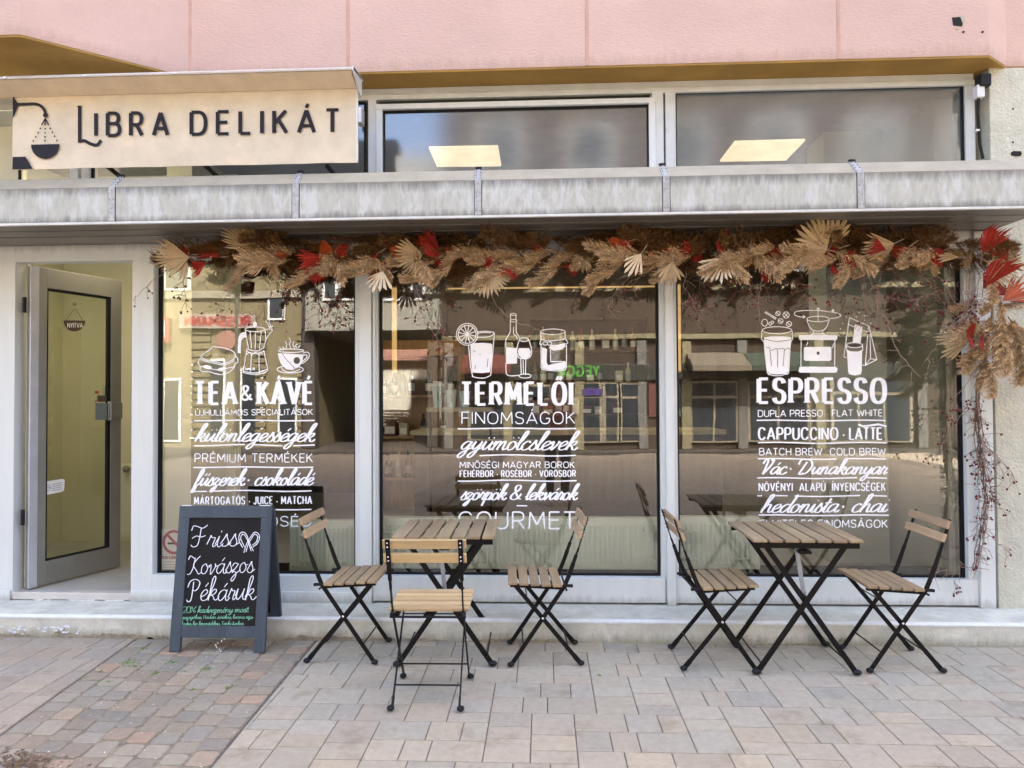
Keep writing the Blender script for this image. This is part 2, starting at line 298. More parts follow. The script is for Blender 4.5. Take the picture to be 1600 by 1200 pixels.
LOW = {   # brush script, every stroke a smooth curve through its points; x-height .5
'a': (.50, "~.40,.44 .28,.51 .10,.40 .02,.18 .10,.02 .24,.08 .38,.30 .43,.50;~.43,.50 .38,.22 .40,.05 .48,.02 .58,.14"),
'b': (.44, "~.0,.14 .14,.50 .26,.95 .22,1.08 .12,.95 .08,.45 .08,.10 .18,.0 .34,.10 .38,.34 .28,.46 .18,.36;~.32,.42 .42,.36 .50,.40"),
'c': (.38, "~.34,.40 .30,.50 .18,.48 .05,.32 .04,.10 .14,.0 .28,.03 .44,.16"),
'd': (.50, "~.38,.44 .26,.50 .10,.38 .02,.16 .10,.01 .24,.08 .40,.36 .52,.80 .56,1.05;~.56,1.08 .44,.50 .40,.12 .46,.01 .58,.14"),
'e': (.38, "~.02,.16 .20,.24 .34,.38 .28,.50 .14,.44 .04,.24 .08,.04 .20,.0 .34,.06 .44,.18"),
'f': (.30, "~.0,.14 .16,.50 .28,.90 .24,1.08 .14,.98 .08,.50 .0,-.10 -.06,-.38 .02,-.42 .10,-.20 .14,.02 .36,.16"),
'g': (.48, "~.38,.44 .26,.50 .10,.40 .02,.20 .10,.05 .24,.12 .42,.50;~.42,.50 .34,.10 .26,-.26 .10,-.44 .0,-.34 .10,-.16 .34,.02 .56,.16"),
'h': (.50, "~.0,.14 .16,.50 .30,.95 .26,1.10 .16,.95 .10,.50 .03,.0;~.04,.10 .16,.38 .30,.50 .36,.42 .34,.18 .36,.04 .44,.02 .56,.14"),
'i': (.22, "~.0,.14 .14,.50;~.14,.50 .09,.18 .12,.03 .20,.03 .32,.16;.20,.70 .21,.74"),
'j': (.20, "~.14,.50 .06,.0 -.04,-.34 -.14,-.36 -.08,-.18 .28,.16;.20,.70 .21,.74"),
'k': (.48, "~.0,.14 .16,.50 .30,.95 .26,1.10 .16,.95 .10,.50 .03,.0;~.05,.14 .22,.44 .36,.50 .38,.38 .26,.26 .12,.24;~.14,.25 .26,.16 .32,.03 .42,.01 .54,.14"),
'l': (.24, "~.0,.14 .18,.55 .30,.95 .26,1.10 .17,.95 .09,.45 .08,.10 .15,.01 .34,.16"),
'm': (.70, "~.0,.30 .08,.48 .12,.44 .04,.0;~.05,.12 .18,.42 .28,.50 .32,.40 .26,.0;~.27,.12 .40,.42 .50,.50 .54,.40 .52,.12 .58,.01 .76,.15"),
'n': (.50, "~.0,.30 .08,.48 .12,.44 .04,.0;~.05,.12 .18,.42 .30,.50 .35,.40 .32,.14 .37,.02 .56,.15"),
'o': (.42, "~.24,.50 .08,.40 .03,.16 .12,.0 .28,.06 .36,.28 .26,.50;~.28,.48 .32,.38 .46,.40"),
'p': (.46, "~.0,.30 .10,.50 .12,.44 .0,-.40;~.05,.10 .20,.44 .32,.48 .38,.34 .32,.10 .18,.02 .10,.10;~.28,.04 .36,.02 .52,.16"),
'r': (.34, "~.0,.14 .10,.42 .14,.54 .18,.44 .30,.44 .30,.34 .24,.12 .28,.02 .42,.15"),
's': (.34, "~.0,.12 .12,.34 .22,.56 .24,.42 .32,.20 .26,.03 .12,.0 .04,.08;~.24,.02 .42,.16"),
't': (.26, "~.0,.14 .16,.48 .24,.84;~.24,.84 .12,.30 .10,.08 .18,.01 .34,.15;.02,.56 .34,.60"),
'u': (.50, "~.0,.18 .12,.50;~.12,.50 .07,.18 .12,.02 .24,.10 .38,.36 .42,.50;~.42,.50 .37,.20 .40,.04 .47,.02 .58,.15"),
'v': (.42, "~.0,.34 .08,.48 .12,.40 .12,.0 .26,.18 .36,.42 .34,.52;~.34,.48 .38,.40 .48,.42"),
'y': (.48, "~.0,.18 .12,.50;~.12,.50 .07,.20 .12,.04 .24,.12 .38,.36 .42,.50;~.42,.50 .34,.06 .22,-.30 .08,-.44 .0,-.34 .12,-.14 .54,.16"),
'z': (.40, "~.02,.36 .12,.50 .30,.46 .30,.40 .04,.04 .12,.08 .24,.02 .22,-.20 .08,-.40 .0,-.32 .14,-.12 .46,.16"),
'V': (.55, "~-.04,.70 .02,.94 .16,.98 .20,.80 .14,.0;~.14,.0 .40,.50 .52,.92 .44,1.02 .38,.9"),
'D': (.78, "~-.10,.66 -.04,.94 .16,1.0 .52,.92 .70,.56 .52,.12 .24,.0 .04,.04;~.34,.84 .22,.44 .12,.04 .26,.0 .34,.10"),
'F': (.66, "~-.02,.72 .04,.92 .2,.9 .42,.82 .6,.96;~.36,.84 .34,.4 .28,.04 .12,-.04 .02,.04;~.04,.36 .2,.46 .4,.42 .56,.48"),
'K': (.72, "~0,.74 .08,.92 .24,.84 .36,.78;~.36,.8 .28,.3 .14,.02 0,.0;~.62,.9 .46,.74 .3,.46 .5,.16 .62,.0 .74,.08"),
'P': (.64, "~0,.64 .1,.9 .36,.98 .56,.84 .5,.58 .36,.46 .26,.5;~.26,.86 .24,.4 .2,.04 .08,-.04 0,.04"),
'H': (.5, ".04,0 .1,.9;.4,0 .46,.9;.06,.46 .44,.46"), 'T': (.5, ".0,.9 .5,.9;.26,.9 .2,0"),
' ': (.26, ""), '·': (.16, ".10,.26 .10,.32"), '&': CAPS['&'], ',': CAPS[','], ':': CAPS[':'], '-': (.3, "0,.3 .24,.3"),
}
for k_ in '02%': LOW[k_] = CAPS[k_]
ACC = {'Á': 'A´', 'É': 'E´', 'Í': 'I´', 'Ó': 'O´', 'Ú': 'U´', 'Ö': 'O:', 'Ü': 'U:', 'Ő': 'O"', 'Ű': 'U"',
       'á': 'a´', 'é': 'e´', 'í': 'i´', 'ó': 'o´', 'ú': 'u´', 'ö': 'o:', 'ü': 'u:', 'ő': 'o"', 'ű': 'u"'}
def catmull(P, n=7):
    out = []; Q = [P[0]]+P+[P[-1]]
    for i in range(1, len(Q)-2):
        a, b, c, d = Q[i-1], Q[i], Q[i+1], Q[i+2]
        for k in range(n):
            t = k/n; t2 = t*t; t3 = t2*t
            out.append(tuple(.5*((2*b[j])+(-a[j]+c[j])*t+(2*a[j]-5*b[j]+4*c[j]-d[j])*t2+(-a[j]+3*b[j]-3*c[j]+d[j])*t3) for j in (0, 1)))
    out.append(P[-1]); return out
def parse(g):
    strokes = []
    for part in g.split(';'):
        part = part.strip()
        if not part: continue
        if part[0] == '~': strokes.append(catmull([tuple(map(float, t.split(','))) for t in part[1:].split()])); continue
        pts = []; ctrl = None
        for t in part.split():
            if t[0] == 'q': ctrl = tuple(map(float, t[1:].split(','))); continue
            p = tuple(map(float, t.split(',')))
            if ctrl:
                a = pts[-1]
                for k in range(1, 8):
                    u = k/8; pts.append(tuple((1-u)**2*a[j]+2*u*(1-u)*ctrl[j]+u*u*p[j] for j in (0, 1)))
                ctrl = None
            pts.append(p)
        strokes.append(pts)
    return strokes
def glyph(ch, font):
    base = ACC.get(ch, ch); tb = CAPS if font == 'caps' else LOW
    w_, g = tb[base[0]]; st = parse(g)
    if len(base) > 1:
        low = font != 'caps'; cx = w_/2 + (.06 if low else 0); y = .64 if low else 1.12; h = .16 if low else .17
        if base[0] == 'i' and low: st = st[:-1]
        if base[1] == '´': st.append(('acc', (cx-.03, y), (cx+.09, y+h)))
        if base[1] == '"': st += [('acc', (cx-.15, y), (cx-.05, y+h)), ('acc', (cx+.05, y), (cx+.15, y+h))]
        if base[1] == ':': st += [('acc', (cx-.14, y+.03), (cx-.13, y+.09)), ('acc', (cx+.10, y+.03), (cx+.11, y+.09))]
    return w_, st
def ribbon(mb, pts, wfun, mp, lift, roundcap=True, taper=False):
    """flat ribbon along 2-D points (photo pixels); split at sharp corners; mp maps to the surface"""
    P = [Vector(p) for p in pts]; Q = [P[0]]
    for p in P[1:]:
        if (p-Q[-1]).length > 1e-4: Q.append(p)
    P = Q
    if len(P) < 2: return
    runs = [[P[0]]]
    for i in range(1, len(P)):
        runs[-1].append(P[i])
        if i < len(P)-1:
            a = (P[i]-P[i-1]).normalized(); b = (P[i+1]-P[i]).normalized()
            if a.dot(b) < .6: runs.append([P[i]])
    for ri, R in enumerate(runs):
        n = len(R); L_ = []; Rr = []
        def nrm(i):
            d = (R[min(i+1, n-1)]-R[max(i-1, 0)]).normalized(); return Vector((-d.y, d.x)), d
        lf = lift + ri*.00013
        def W(i):
            _, d = nrm(i); w_ = wfun(d)
            if taper: t = i/(n-1); w_ *= .45+.55*math.sin(PI*min(1, max(0, .15+.7*t)))
            return w_/2
        cap = []
        for i in range(n):
            nn, d = nrm(i); w_ = W(i); L_.append(R[i]+nn*w_); Rr.append(R[i]-nn*w_)
        _, d0 = nrm(0); _, d1 = nrm(n-1); w0, w1 = W(0), W(n-1)
        def capf(c, d, w_):
            nn = Vector((-d.y, d.x))
            if roundcap: return [c+nn*w_*math.cos(a)+d*w_*math.sin(a) for a in (PI*k/6 for k in range(1, 6))]
            return []
        o = len(mb.v)
        for i, (a, b) in enumerate(zip(L_, Rr)): mb.v.append(tuple(mp(a.x, a.y, lf+i*1.6e-5))); mb.v.append(tuple(mp(b.x, b.y, lf+i*1.6e-5)))
        for i in range(n-1): mb.face([o+2*i, o+2*i+1, o+2*i+3, o+2*i+2])
        if roundcap:
            for c, d, w_, e in ((R[-1], d1, w1, n-1), (R[0], -d0, w0, 0)):
                cp = capf(c, d, w_); q = len(mb.v)
                for p in cp: mb.v.append(tuple(mp(p.x, p.y, lf+e*1.6e-5+(2e-5 if e else -2e-5))))
                ia, ib = (o+2*e, o+2*e+1) if e else (o+1, o)
                mb.face([ia]+[q+k for k in range(len(cp))]+[ib])
def fill(mb, pts, mp, lift):
    o = len(mb.v)
    for p in pts: mb.v.append(tuple(mp(p[0], p[1], lift)))
    mb.face([o+k for k in range(len(pts))])
def text(mb, s, font, x0, x1, y0, y1, h, wv, wh, mp, lift=.0006, gap=None, slant=0, serif=0, roundcap=False, jit=0):
    """lettering between photo pixels x0..x1 on a baseline y0..y1, h pixels tall"""
    gap = gap if gap is not None else (.2 if font == 'caps' else .0)
    adv = 0; items = []
    for ch in s:
        w_, st = glyph(ch, font); items.append((adv, st)); adv += w_+(gap if ch != ' ' else gap*.6)
    adv -= gap; pad = wv/2; sx = (x1-x0-2*pad)/adv/1.0
    k = 0
    for (off, st), ch in zip(items, s):
        if ch == '·':
            X = x0+pad+(off+.06)*sx; rr = max(wv*.42, h*.07); fill(mb, [(X+rr*math.cos(q*PI/5), y0-.36*h+rr*math.sin(q*PI/5)) for q in range(10)], mp, lift); continue
        dy = random.uniform(-jit, jit)
        for stroke in st:
            pts = []; acc = stroke[0] == 'acc'; stroke = stroke[1:] if acc else stroke
            for (x, y) in stroke:
                X = x0+pad+(off+x+slant*y)*sx; t = (X-x0)/(x1-x0); pts.append((X, y0+(y1-y0)*t-(y+dy)*h))
            if font == 'caps': wf = lambda d: math.hypot(d.y*wv, d.x*wh)
            else: wf = lambda d: wh+(wv-wh)*max(0, abs(d.y))**1.5
            if acc: wf = lambda d: max(wh, wv*.5)
            ribbon(mb, pts, wf, mp, lift+(k % 9)*.00012, roundcap)
            if serif and len(stroke) >= 2 and not acc:
                for e, f in ((0, 1), (-1, -2)):
                    yy = stroke[e][1]
                    if (yy < .01 or yy > .99 and yy < 1.01) and abs(stroke[e][0]-stroke[f][0]) < .5*abs(stroke[e][1]-stroke[f][1]):
                        px, py = pts[e]; sy = 1 if yy > .5 else -1
                        ww = wv*.5+serif; fill(mb, [(px-ww, py), (px+ww, py), (px+wv*.5, py+sy*h*.09), (px-wv*.5, py+sy*h*.09)], mp, lift+(k % 9)*.00012+.0015)
            k += 1

# ================================================================ GROUND
YF = 4.17           # face of the concrete step
FR = 4.47           # front plane of the shop front frames
GL = 4.53           # glass plane of the lower windows
g = MB().use(ASPH); g.add([(-70, -80, -.012), (70, -80, -.012), (70, 60, -.012), (-70, 60, -.012)], [(0, 1, 2, 3)])
tag(g.build('street'), kind='structure')
g = MB().use(SAND); g.add([(-9, -9, -.006), (9, -9, -.006), (9, 4.3, -.006), (-9, 4.3, -.006)], [(0, 1, 2, 3)])
tag(g.build('pavement_bed'), kind='structure')

PCOL = [(.33, .315, .30), (.35, .32, .29), (.30, .30, .30), (.38, .335, .30), (.36, .31, .28), (.31, .305, .315), (.36, .34, .32), (.285, .29, .305), (.39, .35, .31), (.34, .30, .285), (.40, .34, .28)]
def clip(poly, a, b, c):        # keep a*x+b*y<=c
    out = []
    for i in range(len(poly)):
        p, q = poly[i], poly[(i+1) % len(poly)]; fp = a*p[0]+b*p[1]-c; fq = a*q[0]+b*q[1]-c
        if fp <= 0: out.append(p)
        if fp*fq < 0: t = fp/(fp-fq); out.append((p[0]+t*(q[0]-p[0]), p[1]+t*(q[1]-p[1])))
    return out
def stone(mb, poly, gap, top, e, z=0.0, low=-.006, j=0):
    n = len(poly)
    if n < 3: return
    cx = sum(p[0] for p in poly)/n; cy = sum(p[1] for p in poly)/n
    ar = abs(sum(poly[i][0]*poly[(i+1) % n][1]-poly[(i+1) % n][0]*poly[i][1] for i in range(n)))/2
    if ar < .0012: return
    def ins(p, d):
        dx = max(-1, min(1, (p[0]-cx)/.02)); dy = max(-1, min(1, (p[1]-cy)/.02)); return (p[0]-dx*d, p[1]-dy*d)
    A = [ins(p, gap) for p in poly]; B = [ins(p, gap+e) for p in poly]
    B = [(x+random.uniform(-j, j), y+random.uniform(-j, j)) for x, y in B]
    tilt = [random.uniform(-.0012, .0012) for _ in B]
    mb.add([(x, y, low) for x, y in A]+[(x, y, z-e*.5) for x, y in A]+[(x, y, z+t) for (x, y), t in zip(B, tilt)],
           [[i, (i+1) % n, n+(i+1) % n, n+i] for i in range(n)]+[[n+i, n+(i+1) % n, 2*n+(i+1) % n, 2*n+i] for i in range(n)]+[[2*n+i for i in range(n)]])
SL, SR = lambda y: -2.455+(4.13-y)*.095, lambda y: -1.372+(4.13-y)*.036      # edges of the cobbled strip
pv = MB().use(PAVE)
def paving(ox, oy, side):
    rowsA = [(0, .17, (.146, .115, .224)), (.17, .17, (.228, .147, .110))]
    colsB = [(0, (.195, .11, .135)), (.19, (.10, .135, .205))]
    for i in range(-42, 43):
        for jj in range(-42, 43):
            bx = ox+i*.485-jj*.38; by = oy+i*.44+jj*.34
            if not (-9.2 < bx < 9 and -9.2 < by < 4.2): continue
            R = []
            for y0, hh, ws in rowsA:
                x = 0
                for q in ws: R.append((bx+x, by+y0, bx+x+q, by+y0+hh)); x += q
            for x0, hs in colsB:
                y = 0
                for q in hs: R.append((bx+.485+x0, by+y, bx+.485+x0+.19, by+y+q)); y += q
            for x0, y0, x1, y1 in R:
                P = [(x0, y0), (x1, y0), (x1, y1), (x0, y1)]; P = clip(P, 0, 1, YF+.02)
                if len(P) < 3: continue
                if side > 0: P = clip(P, -1, -.036, -(-1.372+4.13*.036)-.012)
                else: P = clip(P, 1, .095, -2.455+4.13*.095-.012)
                if len(P) < 3: continue
                c = random.choice(PCOL); c = tuple(.38*q+.62*m for q, m in zip(c, (.345, .32, .30))); k = random.uniform(.91, 1.05); c = (c[0]*1.17, c[1]*1.10, c[2]*.90)
                y = (y0+y1)/2; pk = max(0, min(1, (3.6-y)/1.0))*.05     # stones turn slightly warmer towards the street
                if side < 0: c = (c[0]*.90, c[1]*.86, c[2]*.87)
                pv.col = (c[0]*k*(1+pk), c[1]*k, c[2]*k*(1-pk))
                stone(pv, P, .0022, 0, .004)
paving(.125, 2.905, 1); paving(-3.0, 3.05, -1)
tag(pv.build('pavement'), kind='structure')

cb = MB().use(COBB); CCOL = [(.25, .26, .275), (.20, .215, .235), (.29, .275, .26), (.36, .27, .215), (.31, .29, .27), (.24, .25, .26), (.30, .25, .225), (.33, .31, .28), (.42, .27, .20), (.22, .23, .25), (.27, .265, .265), (.36, .33, .29)]
NC = 9
for c_ in range(NC):
    y = -4 + random.uniform(0, .1)
    while y < YF-.02:
        hgt = random.choice((.095, .10, .105, .11, .125, .145)); y1 = min(y+hgt, YF)
        def xx(c, yy): return SL(yy)+(SR(yy)-SL(yy))*c/NC
        jt = [random.uniform(-.006, .006) for _ in range(8)]
        P = [(xx(c_, y)+jt[0], y+jt[1]*.6), (xx(c_+1, y)+jt[2], y+jt[3]*.6), (xx(c_+1, y1)+jt[4], y1+jt[5]*.6), (xx(c_, y1)+jt[6], y1+jt[7]*.6)]
        c = random.choice(CCOL); c = tuple(.42*q+.58*m for q, m in zip(c, (.28, .265, .25))); k = random.uniform(.82, 1.10); c = (c[0]*1.12, c[1]*.98, c[2]*.77); cb.col = tuple(q*k for q in c)
        # corners rounded: eight-sided stone
        Q = []
        for i in range(4):
            a, b, d = P[i-1], P[i], P[(i+1) % 4]; r_ = random.uniform(.008, .018)
            for o_ in (a, d):
                L_ = math.hypot(o_[0]-b[0], o_[1]-b[1]); Q.append((b[0]+(o_[0]-b[0])*r_/L_, b[1]+(o_[1]-b[1])*r_/L_))
        stone(cb, Q, .0035, 0, .006, z=random.uniform(-.002, .004), low=-.014, j=.001)
        y = y1
tag(cb.build('cobbled_strip'), kind='structure')
sb = MB().use(SOIL); sb.add([(SL(4.17), 4.17, -.003), (SR(4.17), 4.17, -.003), (SR(-4), -4, -.003), (SL(-4), -4, -.003)], [(0, 1, 2, 3)])
tag(sb.build('cobble_joint_filling'), kind='structure')
wd = MB().use(WEEDG)           # tufts growing in the cobble joints
for (px, py, n, s_) in ((200, 1036, 60, .022), (228, 1014, 26, .015), (270, 1035, 26, .014), (322, 1046, 30, .014), (245, 1052, 12, .01), (155, 1050, 16, .01), (134, 1060, 10, .008), (355, 1076, 22, .012), (210, 1042, 30, .02), (170, 1066, 10, .008), (300, 1078, 10, .008), (935, 1056, 8, .008), (288, 1050, 10, .01)):
    c = gz(px, py, 0)
    for _ in range(n):
        a = random.uniform(0, 2*PI); r = random.gauss(0, s_); b = Vector((c.x+r*1.6*math.cos(a), c.y+r*math.sin(a), 0)); d = Vector((random.gauss(0, .5), random.gauss(0, .5), 1)).normalized()
        L_ = random.uniform(.006, .018); sx = Vector((-d.z, 0, d.x)).normalized()*.0022
        wd.add([b-sx, b+sx, b+d*L_], [(0, 1, 2)])
tag(wd.build('weeds'), 'small green weeds growing in the joints of the cobbled strip', 'weeds', kind='stuff')
lt = MB().use(mat('dry_litter', (.60, .54, .42), .9, var=.4, scale=60))
for _ in range(150):
    yy = random.uniform(2.6, 4.0); xx_ = random.uniform(SL(yy), SR(yy)) if random.random() < .8 else random.uniform(-3, 2.6)
    a = random.uniform(0, PI); L_ = random.uniform(.003, .009); d = Vector((math.cos(a), math.sin(a), 0))*L_; s_ = Vector((-d.y, d.x, 0))*.35; z = Vector((xx_, yy, .006))
    lt.add([z-d, z+s_, z+d+Vector((0, 0, .002)), z-s_], [(0, 1, 2, 3)])
tag(lt.build('litter'), 'dry seeds and crumbs scattered over the cobbled strip', 'litter', kind='stuff')
lm = MB().use(mat('brown_leaf_litter', (.14, .085, .045), .9, var=.5, scale=60))
for _ in range(420):
    px = random.gauss(35, 30); py = random.gauss(1196, 11); c = gz(px, py, 0); a = random.uniform(0, 2*PI); L_ = random.uniform(.004, .012)
    d = Vector((math.cos(a), math.sin(a), random.uniform(-.12, .12)))*L_; s_ = Vector((-d.y, d.x, random.uniform(-.001, .001)))*.5; z = Vector((c.x, c.y, random.uniform(.004, .008)))
    lm.add([z-d, z+s_, z+d, z-s_], [(0, 1, 2, 3)])
tag(lm.build('leaf_litter'), 'damp brown leaf litter lying on the cobbles near the street edge', 'leaf litter', kind='stuff')

# ================================================================ SHOP BUILDING
SHOP = tag(empty('shop_building', (0, FR, 0)), 'pink rendered building with a white framed shop front, zinc canopy and open glass door', 'building')
def P_(name, mb, m=None, parent=SHOP, smooth=False):
    o = mb.build(name, m, None, smooth)
    o.parent = parent; o.matrix_parent_inverse = Matrix.Translation(-SHOP.location); return o
def PP(name, mb, parent, m=None, smooth=False):       # sub-part
    o = mb.build(name, m, None, smooth); o.parent = parent; return o

# concrete step (plinth) with an uneven, chipped foot
st = MB().use(STEP)
st.prism([(YF, -.02), (YF-.004, .122), (YF+.010, .133), (FR+.35, .142), (FR+.35, -.02)], -5.5, 5.5, 'YZ')
P_('plinth', st)
ed = MB().use(mat('pale_concrete_edge', (.66, .67, .66), .8, var=.1, scale=20))  # paler strip along the front top edge of the step
ed.prism([(YF-.006, .115), (YF-.007, .124), (YF+.008, .1365), (YF+.016, .1368), (YF+.016, .12)], -5.4, 5.4, 'YZ'); P_('plinth_edge', ed)
dm = MB().use(mat('earth_stain', (.27, .235, .165), .95, var=.35, scale=30, bump=.6))
def blob(px0, px1, hmax, seed):
    random.seed(seed); n = 26; top = []
    for i in range(n+1):
        t = i/n; top.append((X_(px0+(px1-px0)*t, YF-.005, 990), hmax*math.sin(PI*t)**.5*random.uniform(.35, 1)+.004))
    poly = [(top[0][0], -.004)]+top+[(top[-1][0], -.004)]; dm.prism(poly[::-1], YF-.0045, YF+.002)
for a in ((-40, 60, .022, 1), (80, 113, .058, 2), (110, 240, .030, 3), (230, 262, .02, 8), (440, 560, .034, 4), (556, 700, .020, 5), (720, 900, .024, 6), (1180, 1330, .012, 7), (1308, 1324, .055, 9)): blob(*a)
random.seed(11); P_('plinth_stain', dm)
fl = MB().use(mat('flaked_white_paint', (.68, .72, .80), .7, var=.06))
for _ in range(34):
    px = random.choice((30, 60, 75, 95, 20, 84, 112))+random.gauss(0, 6); c = gy(px, 984+random.gauss(0, 3.5), YF-.006); s_ = random.uniform(.005, .014)
    a0 = random.uniform(0, 6); poly = [(c.x+s_*random.uniform(.5, 1.4)*math.cos(a0+k*1.05), c.z+s_*.6*random.uniform(.5, 1.2)*math.sin(a0+k*1.05)) for k in range(6)]
    fl.prism(poly, YF-.0052-random.uniform(0, .001), YF)
P_('plinth_flaking_paint', fl)

# side walls, back shell, upper storeys
ZP = 3.462
BAY = [(-9, 3.74), (-2.90, 3.746), (-2.355, 4.20), (-2.25, 4.295), (-2.20, 4.30), (2.673, 4.30), (2.875, 4.458), (9, 4.464)]
uw = MB().use(PINK)
uw.prism(BAY+[(9, 5.2), (-9, 5.2)], ZP+.012, 13.0, 'XY'); P_('upper_wall', uw)
uw = MB().use(PINK); uw.box((-12, 4.8, 13.0), (12, 12, 16.5)); P_('unseen_upper_storeys', uw)  # unseen; height set so its shadow covers the street, not the houses opposite
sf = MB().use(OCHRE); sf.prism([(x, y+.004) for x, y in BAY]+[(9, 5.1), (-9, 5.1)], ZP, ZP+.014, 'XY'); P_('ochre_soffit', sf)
sm = MB().use(mat('plaster_seam', (.50, .32, .25), .9, var=.1))
for px in (297, 543.5, 917, 1310):                    # paired plaster joints
    xj = X_(px, 4.30, 50); sm.bbox((xj-.010, 4.2962, ZP+.014), (xj+.010, 4.31, 12.9), .002)
xj = gz(75, 65, ZP); P_('plaster_joint', sm)
hl = MB().use(mat('dark_hole', (.012, .010, .009), .9)); c = gy(1497, 34, 4.30)
hl.prism([(c.x-.036, c.z+.026), (c.x-.03, c.z-.022), (c.x+.022, c.z-.03), (c.x+.03, c.z+.008), (c.x+.016, c.z+.028)], 4.2975, 4.305)
hl.use(mat('chipped_plaster', (.42, .40, .30), .95, var=.2)); hl.prism([(c.x+.01, c.z+.034), (c.x+.028, c.z-.02), (c.x+.04, c.z+.004), (c.x+.046, c.z+.036)], 4.2965, 4.303)
hl.prism([(c.x-.02, c.z-.045), (c.x+.0, c.z-.05), (c.x+.008, c.z-.04)], 4.297, 4.303)
hl.use(mat('dark_hole', (0, 0, 0)))
for px, py in ((1505, 50), (1535, 50)):
    q = gy(px, py, 4.30); hl.prism([(q.x-.008, q.z), (q.x, q.z-.009), (q.x+.009, q.z), (q.x, q.z+.007)], 4.2968, 4.303)
P_('wall_hole', hl)

# concrete pillar on the right and its fittings
pl = MB().use(PILL); pl.box((2.765, 4.452, .10), (9, 5.2, ZP)); P_('concrete_pillar', pl)
pl = MB().use(PILL); pl.box((-9, 4.46, .10), (-4.25, 5.2, ZP)); P_('concrete_wall', pl)
hl = MB().use(MATS['dark_hole']); q = gy(1588, 240, 4.45); hl.prism([(q.x+.03*math.cos(t*.7)*1.1, q.z+.018*math.sin(t*.7)+.004*math.sin(t*2.2)) for t in range(9)], 4.448, 4.46)
for px, py in ((1583, 170), (1583, 222)): q = gy(px, py, 4.45); hl.prism([(q.x-.007, q.z), (q.x, q.z-.007), (q.x+.007, q.z), (q.x, q.z+.007)], 4.4495, 4.46)
P_('pillar_hole', hl)
jb = MB().use(mat('white_plastic', (.70, .70, .70), .4)); a = gy(1524, 134, 4.42); b = gy(1536, 153, 4.42); jb.bbox((a.x, 4.40, b.z), (b.x, 4.45, a.z), .004)
jo = P_('junction_box', jb)
kb = MB().use(BLKP); kb.tube([gy(1529, 153, 4.43), gy(1528, 175, 4.43), gy(1530, 205, 4.43), gy(1531, 225, 4.44), gy(1536, 248, 4.44)], .009, 8)
a = gy(1531, 121, 4.40); kb.bbox((a.x-.004, 4.385, a.z-.055), (a.x+.062, 4.45, a.z+.02), .008); P_('black_cable', kb)
kc = MB().use(mat('white_plastic', (0, 0, 0))); q = gy(1528, 203, 4.42); kc.bbox((q.x-.012, 4.42, q.z-.006), (q.x+.012, 4.45, q.z+.006), .002); P_('cable_clip', kc)

# zinc canopy
CY = 3.935; ZB, ZT, ZH = 2.457, 2.668, 2.752
cn = MB().use(CANF); xs = [-5.2]+[X_(px, CY, 300) for px in (-118, 175, 462, 747, 1041, 1345)]+[2.76]
for i in range(len(xs)-1):
    cn.cur = cn.ms.index(CANF); a, b = xs[i]+.0025, xs[i+1]-.0025
    cn.bbox((a, CY, ZB+.012), (b, CY+.02, ZT), .004)
P_('canopy_face', cn)
cn = MB().use(CANT)
for i in range(len(xs)-1):
    a, b = xs[i]+.0025, xs[i+1]-.0025
    cn.prism([(CY+.001, ZT+.001), (CY+.024, ZT-.006), (CY+.105, ZH-.012), (4.6, ZH+.02), (4.6, ZH+.035), (CY+.09, ZH)], a, b, 'YZ')
P_('canopy_top', cn)
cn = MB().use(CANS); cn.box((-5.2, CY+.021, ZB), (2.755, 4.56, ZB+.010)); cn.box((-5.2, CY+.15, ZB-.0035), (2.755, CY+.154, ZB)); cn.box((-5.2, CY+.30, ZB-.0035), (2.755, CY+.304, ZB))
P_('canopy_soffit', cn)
cn = MB().use(mat('pale_drip_edge', (.60, .60, .57), .5)); cn.box((-5.2, CY-.003, ZB-.002), (2.765, CY+.021, ZB+.011)); P_('canopy_drip_edge', cn)
cn = MB().use(CANS); cn.box((2.755, CY, ZB), (2.775, 4.5, ZH-.03)); P_('canopy_end', cn)
for x in xs[1:-1]:
    jt = MB().use(GASK); jt.box((x-.0225, CY-.0015, ZB+.012), (x+.0225, CY+.0005, ZT)); jt.use(ZINC); jt.bbox((x-.019, CY-.0060, ZB+.012), (x+.019, CY+.001, ZT+.002), .0015)
    jt.bar((x, CY-.0015, ZT+.001), (x-.008, CY+.092, ZH+.006), .036, .004, (0, -1, 1))
    for k in range(4):
        for s_ in (-1, 1) if k % 2 == 0 else (0,): jt.use(BLKP); jt.ball((x+s_*.011, CY-.006, ZB+.035+k*.052), .0026, n=6, m=3)
    jt.use(BLKP)
    for k in range(4):
        for s_ in (-1, 1): jt.ball((x+s_*.012-.004*k/3, CY+.012+k*.022, ZT+.016+k*.0225), .0032, n=5, m=3)
    jt.bar((x-.022, CY+.09, ZH+.012), (x+.012, CY+.10, ZH+.014), .02, .012)
    P_('canopy_joint_strip', jt)

